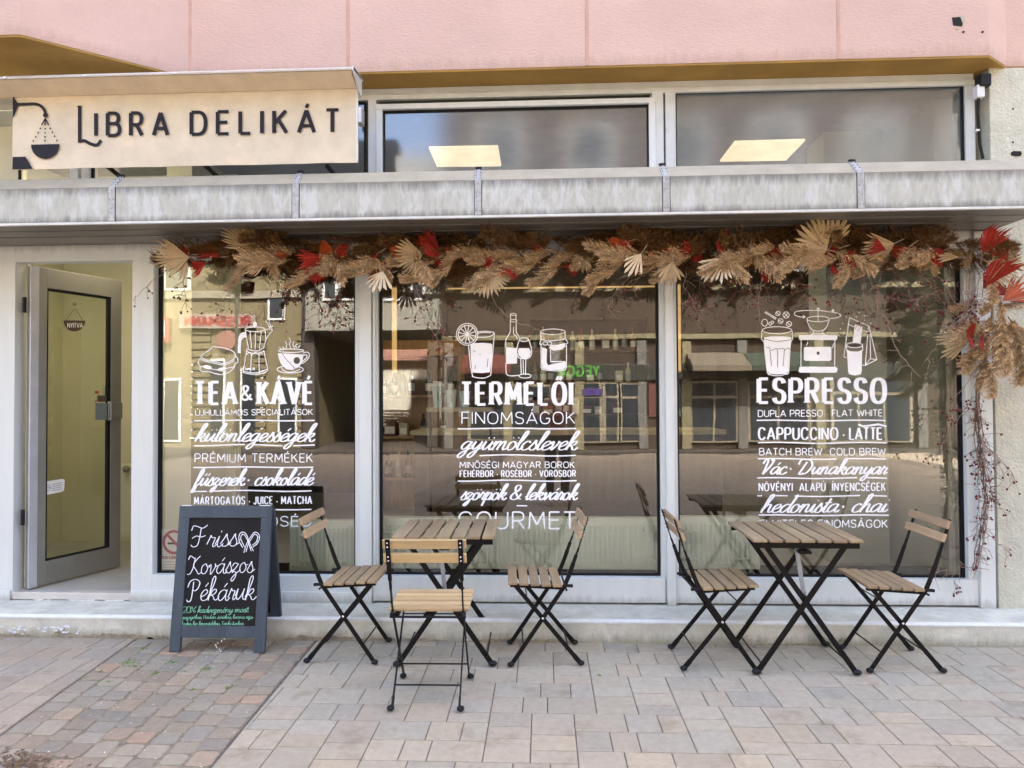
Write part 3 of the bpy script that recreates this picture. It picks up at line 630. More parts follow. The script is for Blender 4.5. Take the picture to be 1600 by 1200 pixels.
# ---- shop front frames
ZD = 2.352        # head of door and windows
fr = MB().use(FRAME)
def fb(x0, x1, z0, z1, y0=FR, y1=FR+.09, e=.003, m=None):
    if m: fr.use(m)
    fr.bbox((x0, y0, z0), (x1, y1, z1), e)
XL = {k: X_(v, FR, 650) for k, v in dict(d0=22, d1=205.5, w1a=240.5, w1b=554, w2a=590, w2b=1032, w3a=1059, w3b=1511, end=1548).items()}
fb(-4.3, XL['d0'], .142, ZD+.11)                                     # white panel left of the door
fb(XL['d0']-.004, XL['w3b']+.1, ZD, ZD+.11, FR+.002)
fb(XL['d1'], XL['w1a'], .142, ZD, FR)
fb(XL['d1']+.05, XL['w1a']-.004, .15, ZD+.01, FR-.006, FR+.02)
P_('shopfront_frame', fr)
fr = MB().use(FRAMED); fr.bbox((-4.3, FR-.012, ZD+.105), (2.7, FR+.02, ZD+.125), .003); P_('head_trim', fr)
for a, b in ((XL['w1b'], XL['w2a']), (XL['w2b'], XL['w3a'])):
    fr = MB().use(FRAME); fr.bbox((a, FR+.012, .15), (b, FR+.09, ZD+.005), .003)
    m_ = a+(b-a)*.52; wv_ = (b-a)*.28; fr.bbox((m_-wv_*.9, FR-.030, .135), (m_+wv_*.9, FR+.013, ZD+.012), .004); fr.bbox((m_+wv_*1.0, FR-.01, .15), (m_+wv_*1.45, FR+.013, ZD), .003); P_('mullion', fr)
a = XL['w3b']; e = XL['end']; fr = MB().use(FRAME)
fr.bbox((a, FR+.012, .15), (e+.03, FR+.09, ZD+.11), .003); fr.bbox((a+.052, FR-.022, .115), (e, FR+.013, ZD+.10), .004)
P_('mullion', fr)
for a, b in ((XL['d1']+.004, XL['w1b']+.004), (XL['w1b']+.10, XL['w2b']+.02), (XL['w3a']-.03, XL['w3b']+.05)):
    fr = MB().use(FRAME); fr.bbox((a, FR-.004, .150), (b, FR+.07, .306), .003); P_('kick_panel', fr)
fr = MB().use(FRAME); fr.bbox((XL['d1']+.006, FR-.016, .136), (XL['w1b']+.03, FR-.003, .206), .003); P_('base_trim', fr); fr = MB().use(FRAME); fr.bbox((-4.3, FR-.016, .130), (XL['d0']-.008, FR-.003, .202), .003)
for x in (-2.62, -1.62): fr.ball((x, FR-.017, .19), .004, n=6, m=4)
P_('base_trim', fr)
th = MB().use(ALU); th.bbox((XL['d0']-.002, FR-.004, .142), (XL['d1']+.005, FR+.06, .188), .003); P_('door_threshold', th)
sk = MB().use(mat('lime_smear', (.62, .60, .53), .9, var=.15, scale=30))
for _ in range(26):
    c = gy(random.choice((60, 125, 135, 190, 175))+random.gauss(0, 12), 939, FR); sk.ball((c.x, FR-.008, .139), random.uniform(.008, .018), (1.6, .8, .4), 7, 4)
P_('mortar_smear', sk)

def text_obj(name, parent, m, fn):
    mb = MB().use(m); mb.keepn = True; fn(mb); o = mb.build(name); o.parent = parent; return o
GP = plane_map((0, GL-.004, 0), (0, -1, 0))
WINS = []
for i, (a, b) in enumerate(((XL['w1a'], XL['w1b']), (XL['w2a'], XL['w2b']), (XL['w3a'], XL['w3b']))):
    wb = MB().use(GASK)
    for q in (((a-.004, GL-.012, .30), (a+.016, GL+.02, ZD+.004)), ((b-.016, GL-.012, .30), (b+.004, GL+.02, ZD+.004)), ((a+.016, GL-.012, .30), (b-.016, GL+.02, .318)), ((a+.016, GL-.012, ZD-.014), (b-.016, GL+.02, ZD+.004))): wb.box(*q)
    W_ = P_('window', wb); W_['label'] = ['plate glass window beside the door lettered with tea and coffee', 'middle plate glass window lettered with farm delicacies and wines', 'right plate glass window lettered with espresso drinks'][i]
    pn = MB().use(GLASS); pn.add([(a+.010, GL, .31), (b-.010, GL, .31), (b-.010, GL, ZD-.004), (a+.010, GL, ZD-.004)], [(0, 1, 2, 3)])
    o = pn.build('pane'); o.parent = W_; WINS.append(W_)

# ---- vinyl lettering (each word or line a sub-part of its window)
def rule(mb, x0, x1, y, th=2.0, wav=.5, breaks=(), ph=0):
    segs = []; x = x0
    for a, b in list(breaks)+[(x1, None)]:
        segs.append((x, a)); x = b
    for a, b in segs:
        n = max(2, int((b-a)/8)); ribbon(mb, [(a+(b-a)*k/n, y+wav*math.sin((a+(b-a)*k/n)/22+ph)) for k in range(n+1)], lambda d: th, GP, .0006, True)
def line(win, name, s, font, x0, x1, y0, y1, h, wv, wh, **k): text_obj(name, WINS[win], VIN, lambda mb: text(mb, s, font, x0, x1, y0, y1, h, wv, wh, GP, **k))
BOLD = dict(gap=.30)
line(0, 'heading_lettering', 'TEA', 'caps', 302, 372, 631, 631, 34, 7.4, 4.2, gap=.42, serif=1.6)
line(0, 'ampersand_lettering', '&', 'caps', 375, 396, 625, 625, 22, 3.6, 3.2)
line(0, 'heading_lettering', 'KÁVÉ', 'caps', 401, 491, 631, 631, 34, 7.4, 4.2, gap=.36, serif=1.6)
line(0, 'thin_lettering', 'ÚJHULLÁMOS SPECIALITÁSOK', 'caps', 305, 489, 649, 648, 8.6, 1.25, 1.25, gap=.22)
line(0, 'script_lettering', 'különlegességek', 'script', 302, 491, 690, 690, 26, 3.6, 1.35, slant=.34)
line(0, 'thin_lettering', 'PRÉMIUM TERMÉKEK', 'caps', 304, 489, 722, 722, 13, 1.5, 1.5, gap=.26)
line(0, 'script_lettering', 'fűszerek · csokoládé', 'script', 302, 489, 759, 758, 24, 3.6, 1.35, slant=.34)
line(0, 'bold_lettering', 'MÁRTOGATÓS · JUICE · MATCHA', 'caps', 303, 488, 788, 787, 11.5, 2.1, 1.5, gap=.36)
line(0, 'thin_lettering', 'MINŐSÉG', 'caps', 372, 486, 822, 822, 15, 1.6, 1.6, gap=.26)
text_obj('ruled_lines', WINS[0], VIN, lambda mb: (rule(mb, 304, 491, 657), rule(mb, 304, 491, 695.5, breaks=((382, 397), (441, 459)), wav=1), rule(mb, 303, 489, 730), rule(mb, 301, 486, 767, breaks=((323, 333),), wav=.8), rule(mb, 300, 486, 796)))
line(1, 'heading_lettering', 'TERMELŐI', 'caps', 718, 896, 632, 632, 34, 7.4, 4.2, gap=.40, serif=1.6)
line(1, 'thin_lettering', 'FINOMSÁGOK', 'caps', 721, 899, 662, 662, 18, 1.7, 1.7, gap=.24)
line(1, 'script_lettering', 'gyümölcslevek', 'script', 717, 901, 703, 703, 27, 3.6, 1.35, slant=.34)
line(1, 'thin_lettering', 'MINŐSÉGI MAGYAR BOROK', 'caps', 718, 898, 731, 731, 9.4, 1.3, 1.3, gap=.24)
line(1, 'bold_lettering', 'FEHÉRBOR · ROSÉBOR · VÖRÖSBOR', 'caps', 718, 900, 745, 744.5, 9.6, 1.8, 1.3, gap=.36)
line(1, 'script_lettering', 'szörpök & lekvárok', 'script', 717, 902, 781, 781, 23, 3.6, 1.35, slant=.34)
line(1, 'thin_lettering', 'GOURMET', 'caps', 716, 900, 826, 826, 26, 2.4, 2.4, gap=.26)
text_obj('ruled_lines', WINS[1], VIN, lambda mb: (rule(mb, 716, 899, 669.5), rule(mb, 750, 899, 711.5, wav=1), rule(mb, 716, 900, 751, wav=.8), rule(mb, 808, 823, 790.5)))
line(2, 'heading_lettering', 'ESPRESSO', 'caps', 1182, 1386, 629, 629, 37, 7.6, 4.6, gap=.38, serif=1.6)
line(2, 'thin_lettering', 'DUPLA PRESSO · FLAT WHITE', 'caps', 1184, 1379, 651, 650, 9.8, 1.35, 1.35, gap=.22)
line(2, 'bold_lettering', 'CAPPUCCINO', 'caps', 1184, 1310, 686.5, 686.5, 18, 3.3, 2.1, gap=.30)
line(2, 'bold_lettering', '· LATTE', 'caps', 1316, 1379, 686.5, 686.5, 18, 3.2, 2.0, gap=.24)
line(2, 'thin_lettering', 'BATCH BREW  COLD BREW', 'caps', 1186, 1384, 711, 711, 10.5, 1.4, 1.4, gap=.24)
line(2, 'script_lettering', 'Vác · Dunakanyar', 'script', 1186, 1385, 741, 741, 23, 3.6, 1.35, slant=.30)
line(2, 'bold_lettering', 'NÖVÉNYI  ALAPÚ  ÍNYENCSÉGEK', 'caps', 1185, 1384, 767, 766.5, 12, 2.1, 1.5, gap=.34)
line(2, 'script_lettering', 'hedonista · chai', 'script', 1186, 1384, 801, 800, 26, 3.6, 1.35, slant=.34)
line(2, 'thin_lettering', 'ELVITELES FINOMSÁGOK', 'caps', 1187, 1387, 824, 824, 11.5, 1.5, 1.5, gap=.24)
text_obj('ruled_lines', WINS[2], VIN, lambda mb: (rule(mb, 1183, 1383, 657), rule(mb, 1185, 1385, 692, wav=.8), rule(mb, 1185, 1384, 717, breaks=((1306, 1322),), wav=.6), rule(mb, 1184, 1385, 747, breaks=((1338, 1355),), wav=.7), rule(mb, 1184, 1385, 775, breaks=((1190, 1204), (1230, 1242), (1343, 1357)), wav=.7), rule(mb, 1186, 1388, 805), ribbon(mb, [(1342, 663.5), (1348, 666), (1358, 665), (1372, 663), (1384, 666)], lambda d: 2.8, GP, .0026)))

# ---- vinyl drawings above the lettering; coordinates measured on the photograph
def draw(win, name, ox, oy, sc, strokes=(), fills=(), darks=(), th=1.35):
    def fn(mb):
        for k, s_ in enumerate(fills): fill(mb, [(ox+x/sc, oy+y/sc) for x, y in s_], GP, .0005)
        for k, s_ in enumerate(strokes):
            sm_ = s_[0] == 's'; pts = [(ox+x/sc, oy+y/sc) for x, y in (s_[1:] if sm_ else s_)]
            if sm_: pts = catmull(pts, 5)
            ribbon(mb, pts, lambda d: th, GP, .0014+(k % 7)*.0001, True)
        mb.use(VIND)
        for k, s_ in enumerate(darks):
            if s_[0] == 'f': fill(mb, [(ox+x/sc, oy+y/sc) for x, y in s_[1:]], GP, .0026)
            else: ribbon(mb, catmull([(ox+x/sc, oy+y/sc) for x, y in s_], 4), lambda d: .8, GP, .0028+(k % 5)*.0001, True)
    return text_obj(name, WINS[win], VIN, fn)
def ell(cx, cy, rx, ry, a0=0, a1=360, n=18): return [(cx+rx*math.cos(math.radians(a0+(a1-a0)*k/n)), cy+ry*math.sin(math.radians(a0+(a1-a0)*k/n))) for k in range(n+1)]
k_ = 1400/210
draw(0, 'sandwich_drawing', 290, 470, k_, [['s', (160, 580), (200, 545), (240, 520), (285, 478), (330, 483), (400, 490), (470, 515), (510, 540), (518, 580), (490, 615), (440, 640), (390, 655), (330, 640), (250, 625), (190, 605), (160, 580)],
    ['s', (160, 600), (140, 620), (135, 655), (160, 690), (150, 720), (180, 735), (240, 735), (300, 755), (380, 770), (440, 750), (490, 715), (515, 670), (520, 650), (545, 640), (545, 600), (520, 575)],
    ['s', (165, 612), (230, 635), (300, 650), (380, 668), (450, 655), (505, 625)], ['s', (150, 680), (220, 700), (300, 715), (380, 725), (440, 700), (510, 690)]],
    [[(180, 680), (210, 668), (260, 680), (275, 695), (260, 710), (215, 712)], [(330, 712), (370, 695), (420, 700), (430, 715), (380, 735), (345, 728)], ell(323, 558, 9, 9, n=8), ell(250, 545, 4, 4, n=6), ell(302, 515, 4, 4, n=6), ell(365, 522, 4, 4, n=6), ell(373, 560, 4, 4, n=6), ell(342, 585, 4, 4, n=6), ell(455, 575, 6, 6, n=6), ell(448, 602, 4, 4, n=6), ell(218, 580, 4, 4, n=6)])
draw(0, 'coffee_maker_drawing', 290, 470, k_, [ell(725, 297, 105, 24), ['s', (622, 300), (640, 400), (655, 490)], [(828, 300), (838, 400), (815, 490)], [(672, 320), (690, 495)], [(730, 322), (728, 500)], [(790, 320), (770, 495)],
    ['s', (645, 500), (700, 520), (760, 518), (812, 490)], ['s', (640, 530), (700, 545), (760, 545), (820, 525)], [(640, 510), (600, 745)], [(815, 515), (858, 720)], ['s', (600, 745), (660, 760), (740, 765), (820, 750), (858, 722)], ['s', (605, 732), (680, 748), (760, 748), (850, 712)],
    ['s', (640, 555), (665, 540), (690, 560), (730, 540), (760, 560), (775, 555), (800, 550)], [(688, 560), (678, 750)], [(765, 560), (768, 752)], ['s', (832, 305), (860, 295), (905, 298), (890, 330), (860, 370), (838, 400)], ['s', (840, 405), (825, 450), (818, 480)],
    ['s', (835, 205), (855, 235), (862, 255), (875, 275)], ['s', (875, 210), (870, 235), (890, 255), (880, 272)], ['s', (885, 275), (900, 272), (910, 260)]],
    [ell(723, 250, 23, 33, n=14), [(625, 325), (590, 328), (560, 355), (548, 400), (543, 545), (575, 545), (582, 420), (595, 390), (632, 378)]])
draw(0, 'coffee_cup_drawing', 290, 470, k_, [ell(1100, 520, 132, 18), ell(1090, 715, 138, 38), ['s', (1000, 700), (1040, 735), (1110, 742), (1190, 715)], ['s', (1222, 545), (1270, 535), (1290, 565), (1270, 610), (1215, 655)], ['s', (1225, 570), (1258, 562), (1262, 590), (1218, 632)],
    ['s', (1010, 480), (1030, 500)], ['s', (1040, 425), (1055, 455), (1048, 490)], ['s', (1080, 385), (1095, 420), (1082, 450), (1095, 490)], ['s', (1130, 425), (1118, 455), (1135, 488)], ['s', (1165, 450), (1145, 470), (1160, 488)], ['s', (1190, 465), (1175, 490)], ['s', (975, 485), (1000, 505)]],
    [[(962, 545), (1228, 560), (1215, 640), (1180, 690), (1110, 722), (1045, 710), (995, 660), (970, 600)]], [['f']+ell(1160, 622, 34, 36, n=14), [(1010, 545), (1040, 600), (1100, 660), (1140, 708)]])
k_ = 7.5
W2 = (700, 480)
draw(1, 'citrus_drink_drawing', 700, 480, k_, [ell(225, 318, 125, 128, n=26), ell(225, 318, 104, 106, n=24)]+[[(225, 318), (225+98*math.cos(a*PI/6+.2), 318+100*math.sin(a*PI/6+.2))] for a in range(12)]+
    [['s', (345, 290), (420, 282), (500, 288), (540, 300), (500, 340), (430, 352), (340, 352)], [(545, 310), (500, 800)], [(240, 440), (265, 700), (290, 815)], ['s', (285, 812), (350, 828), (430, 828), (498, 800)], ['s', (340, 305), (420, 298), (500, 300)]],
    [[(262, 430), (300, 422), (420, 418), (500, 425), (520, 440), (515, 600), (490, 760), (400, 772), (285, 765), (268, 600)]], [[(300, 510), (320, 520)], [(370, 555), (380, 560)], [(318, 680), (320, 725)], [(470, 600), (460, 700)]])
draw(1, 'wine_drawing', 700, 480, k_, [ell(765, 85, 35, 12), [(730, 88), (735, 150)], [(798, 88), (796, 150)], ell(766, 158, 40, 14), ['s', (730, 175), (728, 290), (700, 340), (678, 390), (678, 470)], [(678, 660), (682, 780)], ['s', (682, 780), (710, 800), (760, 804), (830, 798)], ['s', (800, 175), (800, 290), (830, 340), (845, 375)],
    ['s', (770, 235), (770, 310), (800, 340), (812, 365)], ell(890, 380, 52, 22), ['s', (838, 382), (812, 460), (808, 540), (830, 590), (880, 605), (940, 600), (975, 560), (980, 500), (965, 440), (945, 382)], [(852, 605), (858, 790)], [(912, 608), (908, 790)], ell(903, 806, 72, 24), [(880, 620), (885, 780)]],
    [[(678, 468), (802, 480), (806, 540), (812, 580), (808, 660), (680, 664)], [(832, 480), (950, 480), (972, 520), (960, 575), (920, 602), (860, 598), (825, 560), (820, 510)]], [])
draw(1, 'jam_jar_drawing', 700, 480, k_, [ell(1228, 288, 145, 32), [(1085, 295), (1090, 370)], [(1372, 290), (1372, 370)], ['s', (1090, 372), (1160, 390), (1290, 388), (1372, 368)], ['s', (1092, 378), (1075, 432), (1110, 430), (1130, 440)], ['s', (1372, 372), (1405, 415), (1375, 430)], [(1090, 435), (1092, 690)], [(1388, 440), (1388, 700)], ['s', (1092, 690), (1110, 728), (1240, 745), (1360, 738), (1388, 700)],
    [(1200, 500), (1202, 638), (1370, 636)], ell(1140, 425, 28, 20), ell(1188, 425, 26, 20)],
    [[(1100, 470), (1160, 490), (1155, 640), (1170, 680), (1250, 660), (1380, 640), (1382, 700), (1350, 732), (1200, 738), (1108, 715), (1098, 640)], [(1180, 480), (1210, 440), (1290, 440), (1370, 420), (1380, 460), (1330, 495), (1240, 512)]], [])
k_ = 1600/230
draw(2, 'iced_glass_drawing', 1170, 480, k_, [ell(305, 250, 160, 38), [(140, 262), (138, 350)], [(470, 262), (475, 345)], ['s', (138, 350), (165, 385), (175, 500), (200, 700), (225, 735)], ['s', (475, 345), (455, 385), (445, 500), (432, 700), (410, 730)], ['s', (200, 715), (260, 742), (350, 742), (430, 715)],
    ell(172, 168, 32, 38), [(175, 60), (290, 130)], [(185, 50), (295, 115)], [(175, 60), (185, 50)], [(290, 130), (295, 115)], ell(316, 68, 24, 24), ell(405, 85, 34, 34), ell(345, 150, 26, 26), ell(436, 182, 28, 28), ell(232, 180, 16, 16), ell(256, 165, 14, 14), [(300, 55), (330, 85)], [(385, 65), (425, 105)], [(385, 105), (425, 65)], [(325, 140), (365, 165)], [(415, 165), (455, 200)]],
    [[(165, 330), (240, 318), (380, 318), (462, 328), (440, 500), (428, 700), (400, 725), (300, 732), (225, 722), (200, 690), (180, 500)]], [[(180, 350), (300, 372), (450, 355)], [(190, 440), (225, 450), (245, 640)], [(245, 470), (300, 450), (312, 480), (312, 650)], [(320, 455), (380, 450), (382, 500), (370, 640)], [(385, 470), (420, 445), (450, 460)]], th=1.2)
draw(2, 'coffee_grinder_drawing', 1170, 480, k_, [ell(752, 128, 122, 30), ['s', (632, 140), (660, 215), (710, 255), (795, 255), (845, 215), (872, 140)], [(705, 258), (700, 285), (680, 300)], [(797, 258), (805, 285), (822, 300)], [(690, 290), (815, 290)], [(568, 355), (565, 650)], [(935, 355), (932, 650)],
    ['s', (610, 105), (560, 105), (500, 85), (510, 50), (600, 36), (740, 36), (860, 48), (960, 65), (1000, 90), (960, 115), (885, 122)], [(590, 90), (612, 106), (590, 118)], [(752, 40), (752, 150)], [(640, 380), (628, 412)], [(905, 440), (925, 395)]],
    [[(540, 308), (552, 302), (945, 302), (962, 312), (960, 350), (940, 358), (560, 356), (545, 348)], [(548, 655), (560, 646), (945, 648), (965, 665), (958, 705), (940, 712), (560, 712), (540, 700)], [(610, 432), (885, 430), (898, 445), (896, 570), (880, 584), (615, 582), (598, 570), (598, 450)], ell(752, 25, 17, 22, n=10), ell(915, 35, 15, 17, n=10)], [['f']+ell(752, 500, 16, 18, n=10)], th=1.3)
draw(2, 'takeaway_drawing', 1170, 480, k_, [[(1060, 550), (1032, 540), (1082, 180), (1095, 115), (1305, 205), (1318, 260), (1390, 570), (1265, 632), (1235, 630)], [(1078, 185), (1150, 215)], [(1235, 250), (1300, 272)], [(1300, 215), (1265, 625)], [(1315, 250), (1322, 560), (1265, 625)], [(1322, 560), (1390, 570)], ell(1148, 412, 88, 28), [(1062, 415), (1062, 468)], [(1236, 415), (1236, 470)]],
    [[(1152, 188), (1235, 215), (1215, 390), (1128, 385)], [(1066, 462), (1110, 480), (1190, 482), (1232, 465), (1226, 700), (1215, 730), (1150, 742), (1092, 728), (1080, 700)]]+[ell(x, y, 7, 7, n=6) for x, y in ((1060, 108), (1022, 178), (996, 236), (1200, 58), (1260, 92), (1255, 142), (1325, 172), (1362, 242), (1170, 105))],
    [['f']+ell(1148, 416, 72, 17, n=14)], th=1.2)
# notice with the crossed-out cigarette, low in the window by the door
nb = MB().use(PAPER); GPI = plane_map((0, GL+.012, 0), (0, -1, 0)); q = [GPI(x, y, 0) for x, y in ((250, 827), (292, 827), (292, 900), (250, 900))]; nb.add(q, [(0, 1, 2, 3)])
nb.use(REDP); ribbon(nb, ell(272, 847, 16, 17, n=28), lambda d: 4.2, GPI, .001); ribbon(nb, [(262, 836), (283, 858)], lambda d: 4, GPI, .0015)
nb.use(BLKP); ribbon(nb, [(262, 849), (282, 849)], lambda d: 3, GPI, .0012, False); nb.use(REDP); text(nb, 'TILOS A DOHÁNYZÁS', 'caps', 253, 289, 873, 873, 4, .9, .8, GPI, .001)
nb.use(GREYP)
for k in range(4): ribbon(nb, [(255, 878+k*4), (286-k*3, 878+k*4)], lambda d: .9, GPI, .001, False)
nb.keepn = True; o = nb.build('no_smoking_notice'); o.parent = WINS[0]

# ---- upper windows
UY = 4.50; fr = MB().use(FRAMED)
zt = ZP-.001; uz = 3.352
fr.bbox((-5, UY+.012, uz+.055), (2.706, UY+.09, zt), .003)
fr.bbox((-5, UY-.004, uz+.03), (2.706, UY+.02, uz+.062), .003)
for a, b in ((575, 588), (1019, 1037), (1040, 1056), (1509, 1524)): fr.bbox((X_(a, UY, 200), UY, 2.70), (X_(b, UY, 200), UY+.09, uz+.06), .004)
for a, b in ((108, 122), (127, 140)): fr.bbox((X_(a, UY, 260), UY, 2.70), (X_(b, UY, 260), UY+.09, uz+.06), .004)
P_('upper_window_frame', fr)
blk = MB().use(IWALL); blk.bbox((-5, UY+.03, 2.75), (X_(0, UY, 200)+.13, UY+.08, 3.28), .003); P_('pale_infill_panel', blk)
for k, (a, b, zz) in enumerate(((588, 1024, uz), (1056, 1509, uz+.045), (140, 570, uz+.03), (26, 108, uz+.03))):
    xa, xb = X_(a, UY, 200), X_(b, UY, 200); sh = MB().use(FRAME)
    y0 = UY+.012
    if k == 0:
        sh.bbox((xa, y0-.02, zz-.035), (xb, y0+.03, zz), .004); sh.bbox((xa, y0-.02, 2.70), (xa+.040, y0+.03, zz-.035), .004); sh.bbox((xb-.040, y0-.02, 2.70), (xb, y0+.03, zz-.035), .004); ia, ib, it = xa+.040, xb-.040, zz-.035
    else:
        ia, ib, it = xa, xb, zz; sh.bbox((xa-.002, y0+.004, zz), (xb+.002, y0+.03, zz+.02), .003)
    sh.use(GASK); sh.box((ia, y0+.005, it-.012), (ib, y0+.03, it)); sh.box((ia, y0+.005, 2.7), (ia+.010, y0+.03, it-.012)); sh.box((ib-.010, y0+.005, 2.7), (ib, y0+.03, it-.012))
    W_ = P_('upper_window', sh); pn = MB().use(GLASSU); pn.add([(ia, UY+.03, 2.68), (ib, UY+.03, 2.68), (ib, UY+.03, it), (ia, UY+.03, it)], [(0, 1, 2, 3)]); o = pn.build('pane'); o.parent = W_
lw = MB().use(IWALL2); lw.box((-5, 4.585, ZD+.10), (2.9, 4.66, 2.72)); P_('spandrel', lw)

# ---- open glass door
hx, hy = X_(36, FR, 650), 4.52; ex, ey = X_(186, 5.15, 650), 5.15
dv = Vector((ex-hx, ey-hy, 0)); DW = dv.length; dv.normalize(); dn = Vector((dv.y, -dv.x, 0))      # dn looks out
DZ0, DZ1 = .200, 2.335
def dp(u, v, z): return Vector((hx, hy, 0))+dv*u+dn*v+Vector((0, 0, z))
def dbox(mb, u0, u1, z0, z1, v0=-.022, v1=.022, e=.003):
    t = MB(); t.cur = 0; t.bbox((u0, v0, z0), (u1, v1, z1), e); mb.add([dp(*q) for q in t.v], t.f)
df = MB().use(DOORM); SW = .085
dbox(df, 0, SW+.02, DZ0, DZ1); dbox(df, DW-SW, DW, DZ0, DZ1); dbox(df, SW+.02, DW-SW, DZ1-.135, DZ1); dbox(df, SW+.02, DW-SW, DZ0, DZ0+.155)
df.use(DOORE); dbox(df, -.012, .045, DZ0, DZ1, .018, .03)
DOOR = P_('door', df); DOOR['label'] = 'glass door in grey aluminium frame standing open inwards'
def DPt(name, mb, sm_=False): o = mb.build(name, smooth=sm_); o.parent = DOOR; return o
t = MB().use(GASK); 
for q in ((SW+.02, SW+.032, DZ0+.155, DZ1-.135), (DW-SW-.02, DW-SW, DZ0+.155, DZ1-.135), (SW+.03, DW-SW-.02, DZ1-.15, DZ1-.135), (SW+.03, DW-SW-.02, DZ0+.155, DZ0+.167)): dbox(t, *q, -.012, .016, .001)
DPt('door_gasket', t)
t = MB().use(GLASSD); t.add([dp(SW+.02, 0, DZ0+.155), dp(DW-SW, 0, DZ0+.155), dp(DW-SW, 0, DZ1-.135), dp(SW+.02, 0, DZ1-.135)], [(0, 1, 2, 3)]); DPt('door_pane', t)
t = MB().use(mat('lock_plate', (.28, .27, .23), .4, metal=.4)); dbox(t, DW-SW-.012, DW+.004, 1.30, 1.42, .02, .032); t.use(CHROME); dbox(t, DW-SW-.02, DW-SW-.012, 1.29, 1.43, .01, .05); dbox(t, DW-.10, DW-.085, 1.47, 1.55, -.05, -.02); DPt('door_handle', t)
DP = plane_map(tuple(dp(0, .004, 0)), tuple(dn))
t = MB().use(PAPER); t.keepn = True; q = [DP(x, y, .001) for x, y in ((61, 757), (63, 754), (98, 748), (101, 750), (100, 766), (98, 768), (64, 775), (61, 772))]; t.add(q, [list(range(8))])
t.use(GREYP); ribbon(t, ell(73, 762, 6, 5, n=16), lambda d: .8, DP, .002); text(t, 'NYITVA', 'caps', 68, 78, 764, 763, 3, .6, .6, DP, .002)
for k in range(4): ribbon(t, [(81, 757+k*3.2), (97, 754+k*3.2)], lambda d: .9, DP, .002, False)
DPt('oval_stamp_sticker', t)
t = MB().use(PAPER); t.keepn = True; t.use(mat('blue_grey_card', (.17, .21, .21), .5)); t.add([DP(x, y, .001) for x, y in ((149, 629), (168, 630), (168, 656), (149, 656))], [(0, 1, 2, 3)])
t.use(mat('brown_card', (.10, .08, .05), .5)); t.add([DP(x, y, .001) for x, y in ((152, 618), (166, 618), (166, 628), (152, 628))], [(0, 1, 2, 3)]); t.use(REDP); t.add([DP(x, y, .0015) for x, y in ((148, 611), (154, 611), (154, 615), (148, 615))], [(0, 1, 2, 3)]); t.add([DP(x, y, .0015) for x, y in ((148, 626), (154, 625), (154, 627), (148, 628))], [(0, 1, 2, 3)]); DPt('card_sticker', t)
t = MB().use(FRAMED); jx = X_(24, FR, 650); t.bbox((jx, FR+.09, .19), (jx+.012, FR+.16, ZD), .002); t.use(BLKP)
for z in (2.02, .62): t.lathe((hx-.012, hy-.03, z), [(.012, 0), (.012, .10)], 10)
P_('door_jamb', t)
# half-round hanging sign on the door
hs = MB().use(mat('brown_sign_board', (.075, .05, .03), .6)); hs.keepn = True
def hm(x, y, l=0): return DP(x, y, .012+l)
fill(hs, [(98.5, 500.5), (131.5, 501)]+[(115+16.5*math.cos(a), 501+17*math.sin(a)) for a in [PI*k/12 for k in range(0, 13)]][1:], hm, 0)
fill(hs, ([(98.5, 500.5), (131.5, 501)]+[(115+16.5*math.cos(a), 501+17*math.sin(a)) for a in [PI*k/12 for k in range(0, 13)]][1:])[::-1], hm, -.006)
hs.use(PAPER); text(hs, 'NYITVA', 'caps', 103, 127.5, 512, 512, 7, 1.1, 1.0, hm, .001)
hso = hs.build('hanging_sign'); tag(hso, 'small brown half-round open sign hanging by cords on the glass door', 'sign')
for nm, pts_ in (('cord', [(102, 500), (114, 482)]), ('cord', [(127, 500), (116, 482)])):
    t = MB().use(TWIGD); t.tube([hm(*pts_[0]), hm(*pts_[1])], .0018, 5); o = t.build(nm); o.parent = hso
t = MB().use(mat('sucker_hook', (.22, .20, .12), .4)); c = hm(115, 475); t.ball(c, .017, (1, .35, 1), 12, 7); o = t.build('hook'); o.parent = hso

# ---- interior
ZI = .188
it = MB().use(IFLOOR); it.box((-4.3, FR+.06, ZI-.05), (5.5, 9.4, ZI)); tag(it.build('interior_floor'), kind='structure')
it = MB().use(CEIL); it.box((-4.3, UY+.09, 3.44), (5.5, 9.4, 3.50)); tag(it.build('interior_ceiling'), kind='structure')
it = MB().use(IDARK); it.box((-4.3, 9.3, ZI), (5.5, 9.4, 3.44)); P_('interior_back_wall', it)
it = MB().use(IWALL); it.box((-4.4, FR+.1, ZI), (-4.3, 9.4, 3.44)); P_('interior_side_wall', it); it = MB().use(IWALL); it.box((5.4, 5.2, ZI), (5.5, 9.4, 3.44)); P_('interior_side_wall', it)
it = MB().use(IWALL); it.box((-4.3, 6.1, ZI), (-2.72, 6.2, 3.44)); it.box((X_(316, 6.1, 600), 5.5, ZI), (X_(352, 6.1, 600), 6.1, 3.44)); P_('interior_partition', it)
it = MB().use(IWALL2); it.box((X_(1293, 5.4, 600), 5.4, ZI), (X_(1386, 5.4, 600), 5.75, 3.44)); P_('interior_column', it)
it = MB().use(IWALL2); it.box((X_(1466, 4.85, 600), 4.85, ZI), (2.95, 5.6, 3.44)); it.use(FRAME); it.bbox((X_(1478, 4.7, 600), 4.66, ZI), (X_(1483, 4.7, 600), 4.70, 2.4), .003); P_('interior_wall_return', it)
it = MB().use(mat('dark_skirting', (.05, .04, .03), .6)); it.box((-2.5, 4.70, ZI), (2.6, 4.72, .33)); P_('floor_edge', it)
